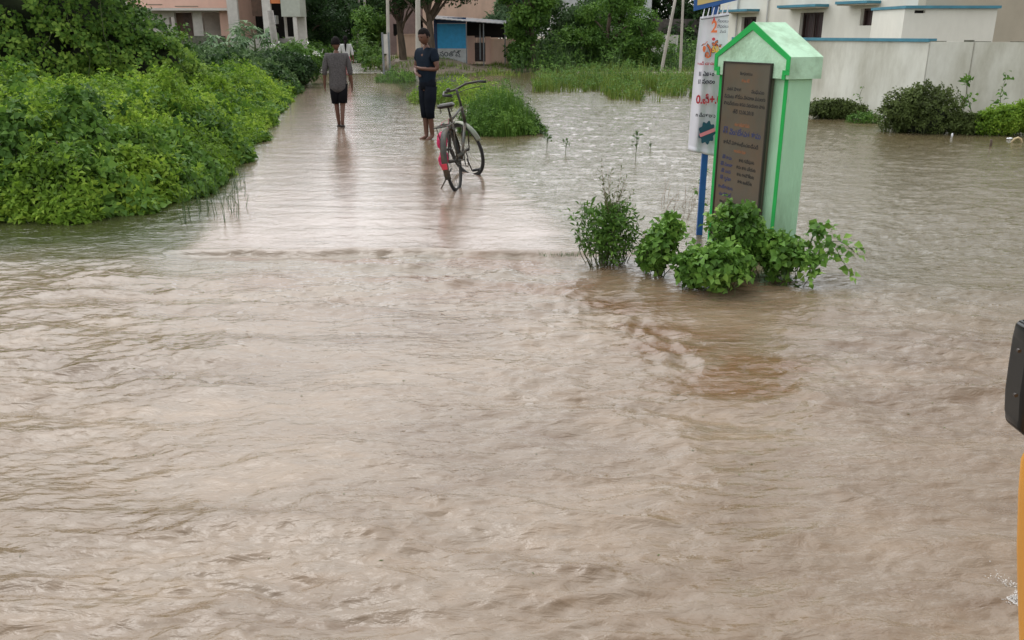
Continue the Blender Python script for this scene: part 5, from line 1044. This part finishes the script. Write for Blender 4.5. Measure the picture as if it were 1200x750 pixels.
for k in range(9): x = a[0] + (c[0] - a[0]) * k / 8; mb.box((x - .015, 0, a[1]), (x + .015, .03, c[1]))
for z in (a[1], (a[1] + c[1]) / 2, c[1] - .04): mb.box((a[0], -.012, z), (c[0], -.001, z + .05))
mb.build('gate_bars', mat('rusty_iron', (.035, .02, .018), .6), g.t); g.box('sheet', mat('gate_sheet', (.05, .03, .028), .6, var=.3), 556.4, 50, 568.6, 71, .035, .05); g.box('latch_post', tin, 562, 28, 563.2, 70, -.06, -.02)
s = Bl('shop_shutter', 'blue painted shutter panel over a white lettered board', 'sign panel', 528, 41.5)
s.box('blue_panel', blueb, 512, 27.5, 546, 57, 0, .06); s.box('top_band', navyb, 511, 20.5, 546, 27.3, -.02, .06); s.box('side_post', navyb, 509, 20.5, 511.8, 60, -.02, .06); s.box('white_board', whb, 512, 57.3, 546.5, 77, 0, .07)
s.box('leg', conc, 513, 77.2, 515, 82, 0, .06, z0=0); s.box('leg', conc, 543, 77.2, 545, 82, 0, .06, z0=0)
x, z = s.xz(527, 63.5); text_part('lettering', 'స౦తోష్', .30, gmk, s.t, (x, -.004, z), bold=.008); x, z = s.xz(530, 71); text_part('lettering', 'రంగులు', .16, gmk, s.t, (x, -.004, z), bold=.003)
c = Bl('tin_canopy', 'weathered tin canopy over the dark gateway', 'canopy', 550, 41); mb = MB(); a = c.xz(503, 19.5); e = c.xz(593, 26); m0 = Vector((a[0], 0, a[1])); L_ = e[0] - a[0]; n0 = 46
prev = None
for k in range(n0 + 1):
    x = a[0] + L_ * k / n0; z = a[1] + (e[1] - a[1]) * k / n0 + .008 * math.sin(k * 2.1); row = [mb.bm.verts.new((x, -.6, z - .07)), mb.bm.verts.new((x, 1.8, z + .10)), mb.bm.verts.new((x, 1.8, z + .09)), mb.bm.verts.new((x, -.6, z - .10))]
    if prev:
        for j in range(4): mb.bm.faces.new((prev[j], prev[(j + 1) % 4], row[(j + 1) % 4], row[j]))
    prev = row
mb.build('tin_sheet', tin, c.t)
for px in (547, 567, 592): x, z = c.xz(px, 30); MB().tube([(x, -.5, 0), (x, -.5, c.xz(px, 25)[1] - .1)], .03, 6).build('post', tin, c.t)
c.box('shade_screen', dkv, 547, 24, 592, 44, 1.6, 1.7);  # near-black sheet added for the shade under the canopy
pp = W(605, 77, 41); mb = MB().torus((0, 0, .28), (0, 1, 0), .24, .07, 24, 8); cp_ = thing('pipe_ring', 'grey concrete ring standing at the end of the peach wall', 'concrete ring', (pp.x, 41, .0)); mb.build('ring', conc, cp_, True); MB().sphere((0, .02, .3), .16, 1, .5, 1, 3).build('white_core', whb, cp_, True)
b = Bl('white_block', 'plain pale concrete block rising above the far trees', 'building', 751, 50); b.box('wall', mat('pale_block', (.52, .54, .54), .8, var=.04), 733, -60, 767, 20.5, 0, 5, bev=.02); b.box('ledge', whb, 732, 20.8, 767.5, 22, -.1, 5); b.box('lower_wall', mat('dark_block_wall', (.09, .08, .07), .9, var=.3), 735, 22.2, 820, 62, .3, 5, z0=0)
b = Bl('white_block', 'pale house glimpsed between the two far green trees', 'building', 662, 52); b.box('wall', whb, 648, -60, 690, 30, 0, 4); b.box('lower_wall', conc, 648, 30.3, 735, 62, .1, 4, z0=0)
b = Bl('low_wall', 'low grey wall behind the leaning poles', 'wall', 775, 44); b.box('wall_panel', whit, 745, 41, 795, 62, 0, .2, z0=0)
kb = G(743, 87.5); prop(MB().box((-2.3, -.12, -.2), (2.6, .12, .10), .01).build('kerb_strip', mat('pale_kerb', (.45, .41, .33), .8, var=.15), None, False, (kb.x, kb.y, 0)), 'pale kerb strip at the far edge of the flooded grass', 'kerb')
# poles
def pole(label, px0, py0, Y, px1, py1, r=.09, name='utility_pole', extras=True, m=None):
    a, b_ = W(px0, py0, Y), W(px1, py1, Y); t = thing(name, label, 'pole', (a.x, Y, a.z)); d = b_ - a; top = d * (1.0); MB().tube([-d.normalized() * .5, Vector((0, 0, 0)), top * .5, top], [r, r, r * .85, r * .7], 8).build('shaft', m or mat('pole_concrete', (.42, .39, .34), .85, var=.15, vscale=2), t, True)
    if extras: MB().box((-.5, -.05, top.z - .5), (.5, .05, top.z - .42)).build('cross_arm', conc, t).location.x = top.x
    return t
pole('tall concrete pole rising beside the boy in dark clothes', 490.5, 96, 31, 489, -70, .10)
pole('pinkish pole standing by the grey notice board', 455.5, 68, 36, 453, -60, .075)
pole('thin white pole at the far end of the lane, leftmost of three', 404, 22, 70, 402, -60, .09, extras=False); pole('thin white pole left of its twin before the dark trees', 419.5, 42, 62, 421.5, -50, .08, extras=False); pole('thin white pole right of its twin before the dark trees', 428, 37, 64, 426.5, -50, .09, extras=False)
pole('pale stay pole leaning right over the far kerb', 774.5, 86, 36.5, 799, -40, .07, extras=False); pole('upright pale pole beside the leaning stay pole', 797, 85, 37, 803, -60, .06)
nb = Bl('notice_board', 'small grey board on two legs beside the far lane', 'notice board', 452, 34); nb.box('board', whit, 448.5, 40, 456, 63, 0, .04); nb.box('leg', tin, 448.3, 38, 448.9, 75, -.03, 0, z0=0); nb.box('leg', tin, 455.6, 38, 456.2, 75, -.03, 0, z0=0)

# ================================================================== FAR TREES
def T(label, px, Y, h, crown, n, leaf, m, seed, **k): w = W(px, 60, Y); return tree(label, (w.x, Y, 0), h, crown, n, leaf, m, seed=seed, **k)
T('bright topped leafy tree right of the peach wall', 622, 40, 4.6, (1.35, 1.3, 1), 2300, .17, 'leaf_mid', 1, low=.08, clumps=18)
T('drooping plantain green tree behind the peach wall end', 598, 44, 4.6, (1.3, 1.2, 1), 1300, .30, 'leaf_palm', 2, low=.35, wid=.3)
T('wide bushy tree with a dark hollow beneath it', 712, 40, 3.1, (1.9, 1.6, 1), 2600, .15, 'leaf_mid', 3, low=.28, clumps=18)
T('yellowish tree between the leafy tree and the dark hollow', 676, 43, 3.6, (2.0, 1.4, 1), 2300, .17, 'leaf_weed', 4, low=.1, clumps=16)
T('dark slim tree in front of the pale block', 728, 46, 4.4, (1.1, 1.2, 1), 1300, .18, 'leaf_mid', 14, low=.4)
T('dark broad tree behind the leaning poles', 795, 56, 7, (3.6, 2.6, 1), 3000, .26, 'leaf_dark', 5, low=.08, trunk_r=.2, clumps=24)
T('dark tree behind the white cloth banner', 838, 50, 6.5, (2.6, 2.4, 1), 2200, .24, 'leaf_dark', 6, low=.08, trunk_r=.2, clumps=20)
T('dark open branched tree overhanging the concrete pole', 503, 38, 5.4, (2.6, 1.8, 1), 1500, .15, 'leaf_dark', 7, low=.58, trunk_r=.16)
T('dark tree beside the pinkish pole', 470, 40, 5.6, (2.0, 1.8, 1), 1400, .15, 'leaf_dark', 8, low=.5, trunk_r=.16)
T('dark rounded tree beside the grey white shop block', 354, 46, 4.4, (1.6, 1.6, 1), 2400, .17, 'leaf_dark', 9, low=.06, clumps=18)
T('dense dark tree closing the left end of the lane', 382, 66, 3.6, (3.2, 2, 1), 2200, .26, 'leaf_dark', 10, low=.05, clumps=18)
T('dark tree right of the white house', 412, 82, 9.5, (3.6, 3, 1), 2400, .36, 'leaf_dark', 11, low=.08, trunk_r=.25, clumps=22)
T('broad dark tree behind the thin white poles', 440, 74, 8.5, (4.2, 3, 1), 3000, .34, 'leaf_dark', 12, low=.05, trunk_r=.25, clumps=26)
T('leafy green tree at the right side of the lane end', 438, 50, 2.6, (1.6, 1.6, 1), 1800, .17, 'leaf_mid', 13, low=.05, clumps=16)
T('tall dark tree rising behind the peach house', 560, 66, 10, (5, 3, 1), 2400, .4, 'leaf_dark', 15, low=.2, trunk_r=.3, clumps=22)
T('dark tree behind the two pale blocks', 690, 66, 9, (5.5, 3, 1), 3000, .38, 'leaf_dark', 16, low=.08, trunk_r=.3, clumps=26)
T('dark tree behind the cream house roof', 900, 60, 9, (5, 3, 1), 2400, .38, 'leaf_dark', 17, low=.1, trunk_r=.3, clumps=22)
T('dark tree between the pink house and the shop', 320, 60, 9, (5, 3, 1), 2400, .38, 'leaf_dark', 18, low=.1, trunk_r=.3, clumps=22)
T('big dark tree behind the pink house', 215, 58, 9.5, (5.5, 3, 1), 2400, .38, 'leaf_dark', 19, low=.1, trunk_r=.3, clumps=22)
T('mid green sapling tree beside the dark hollow', 752, 39, 2.1, (1.0, .9, 1), 900, .15, 'leaf_mid', 20, low=.1)
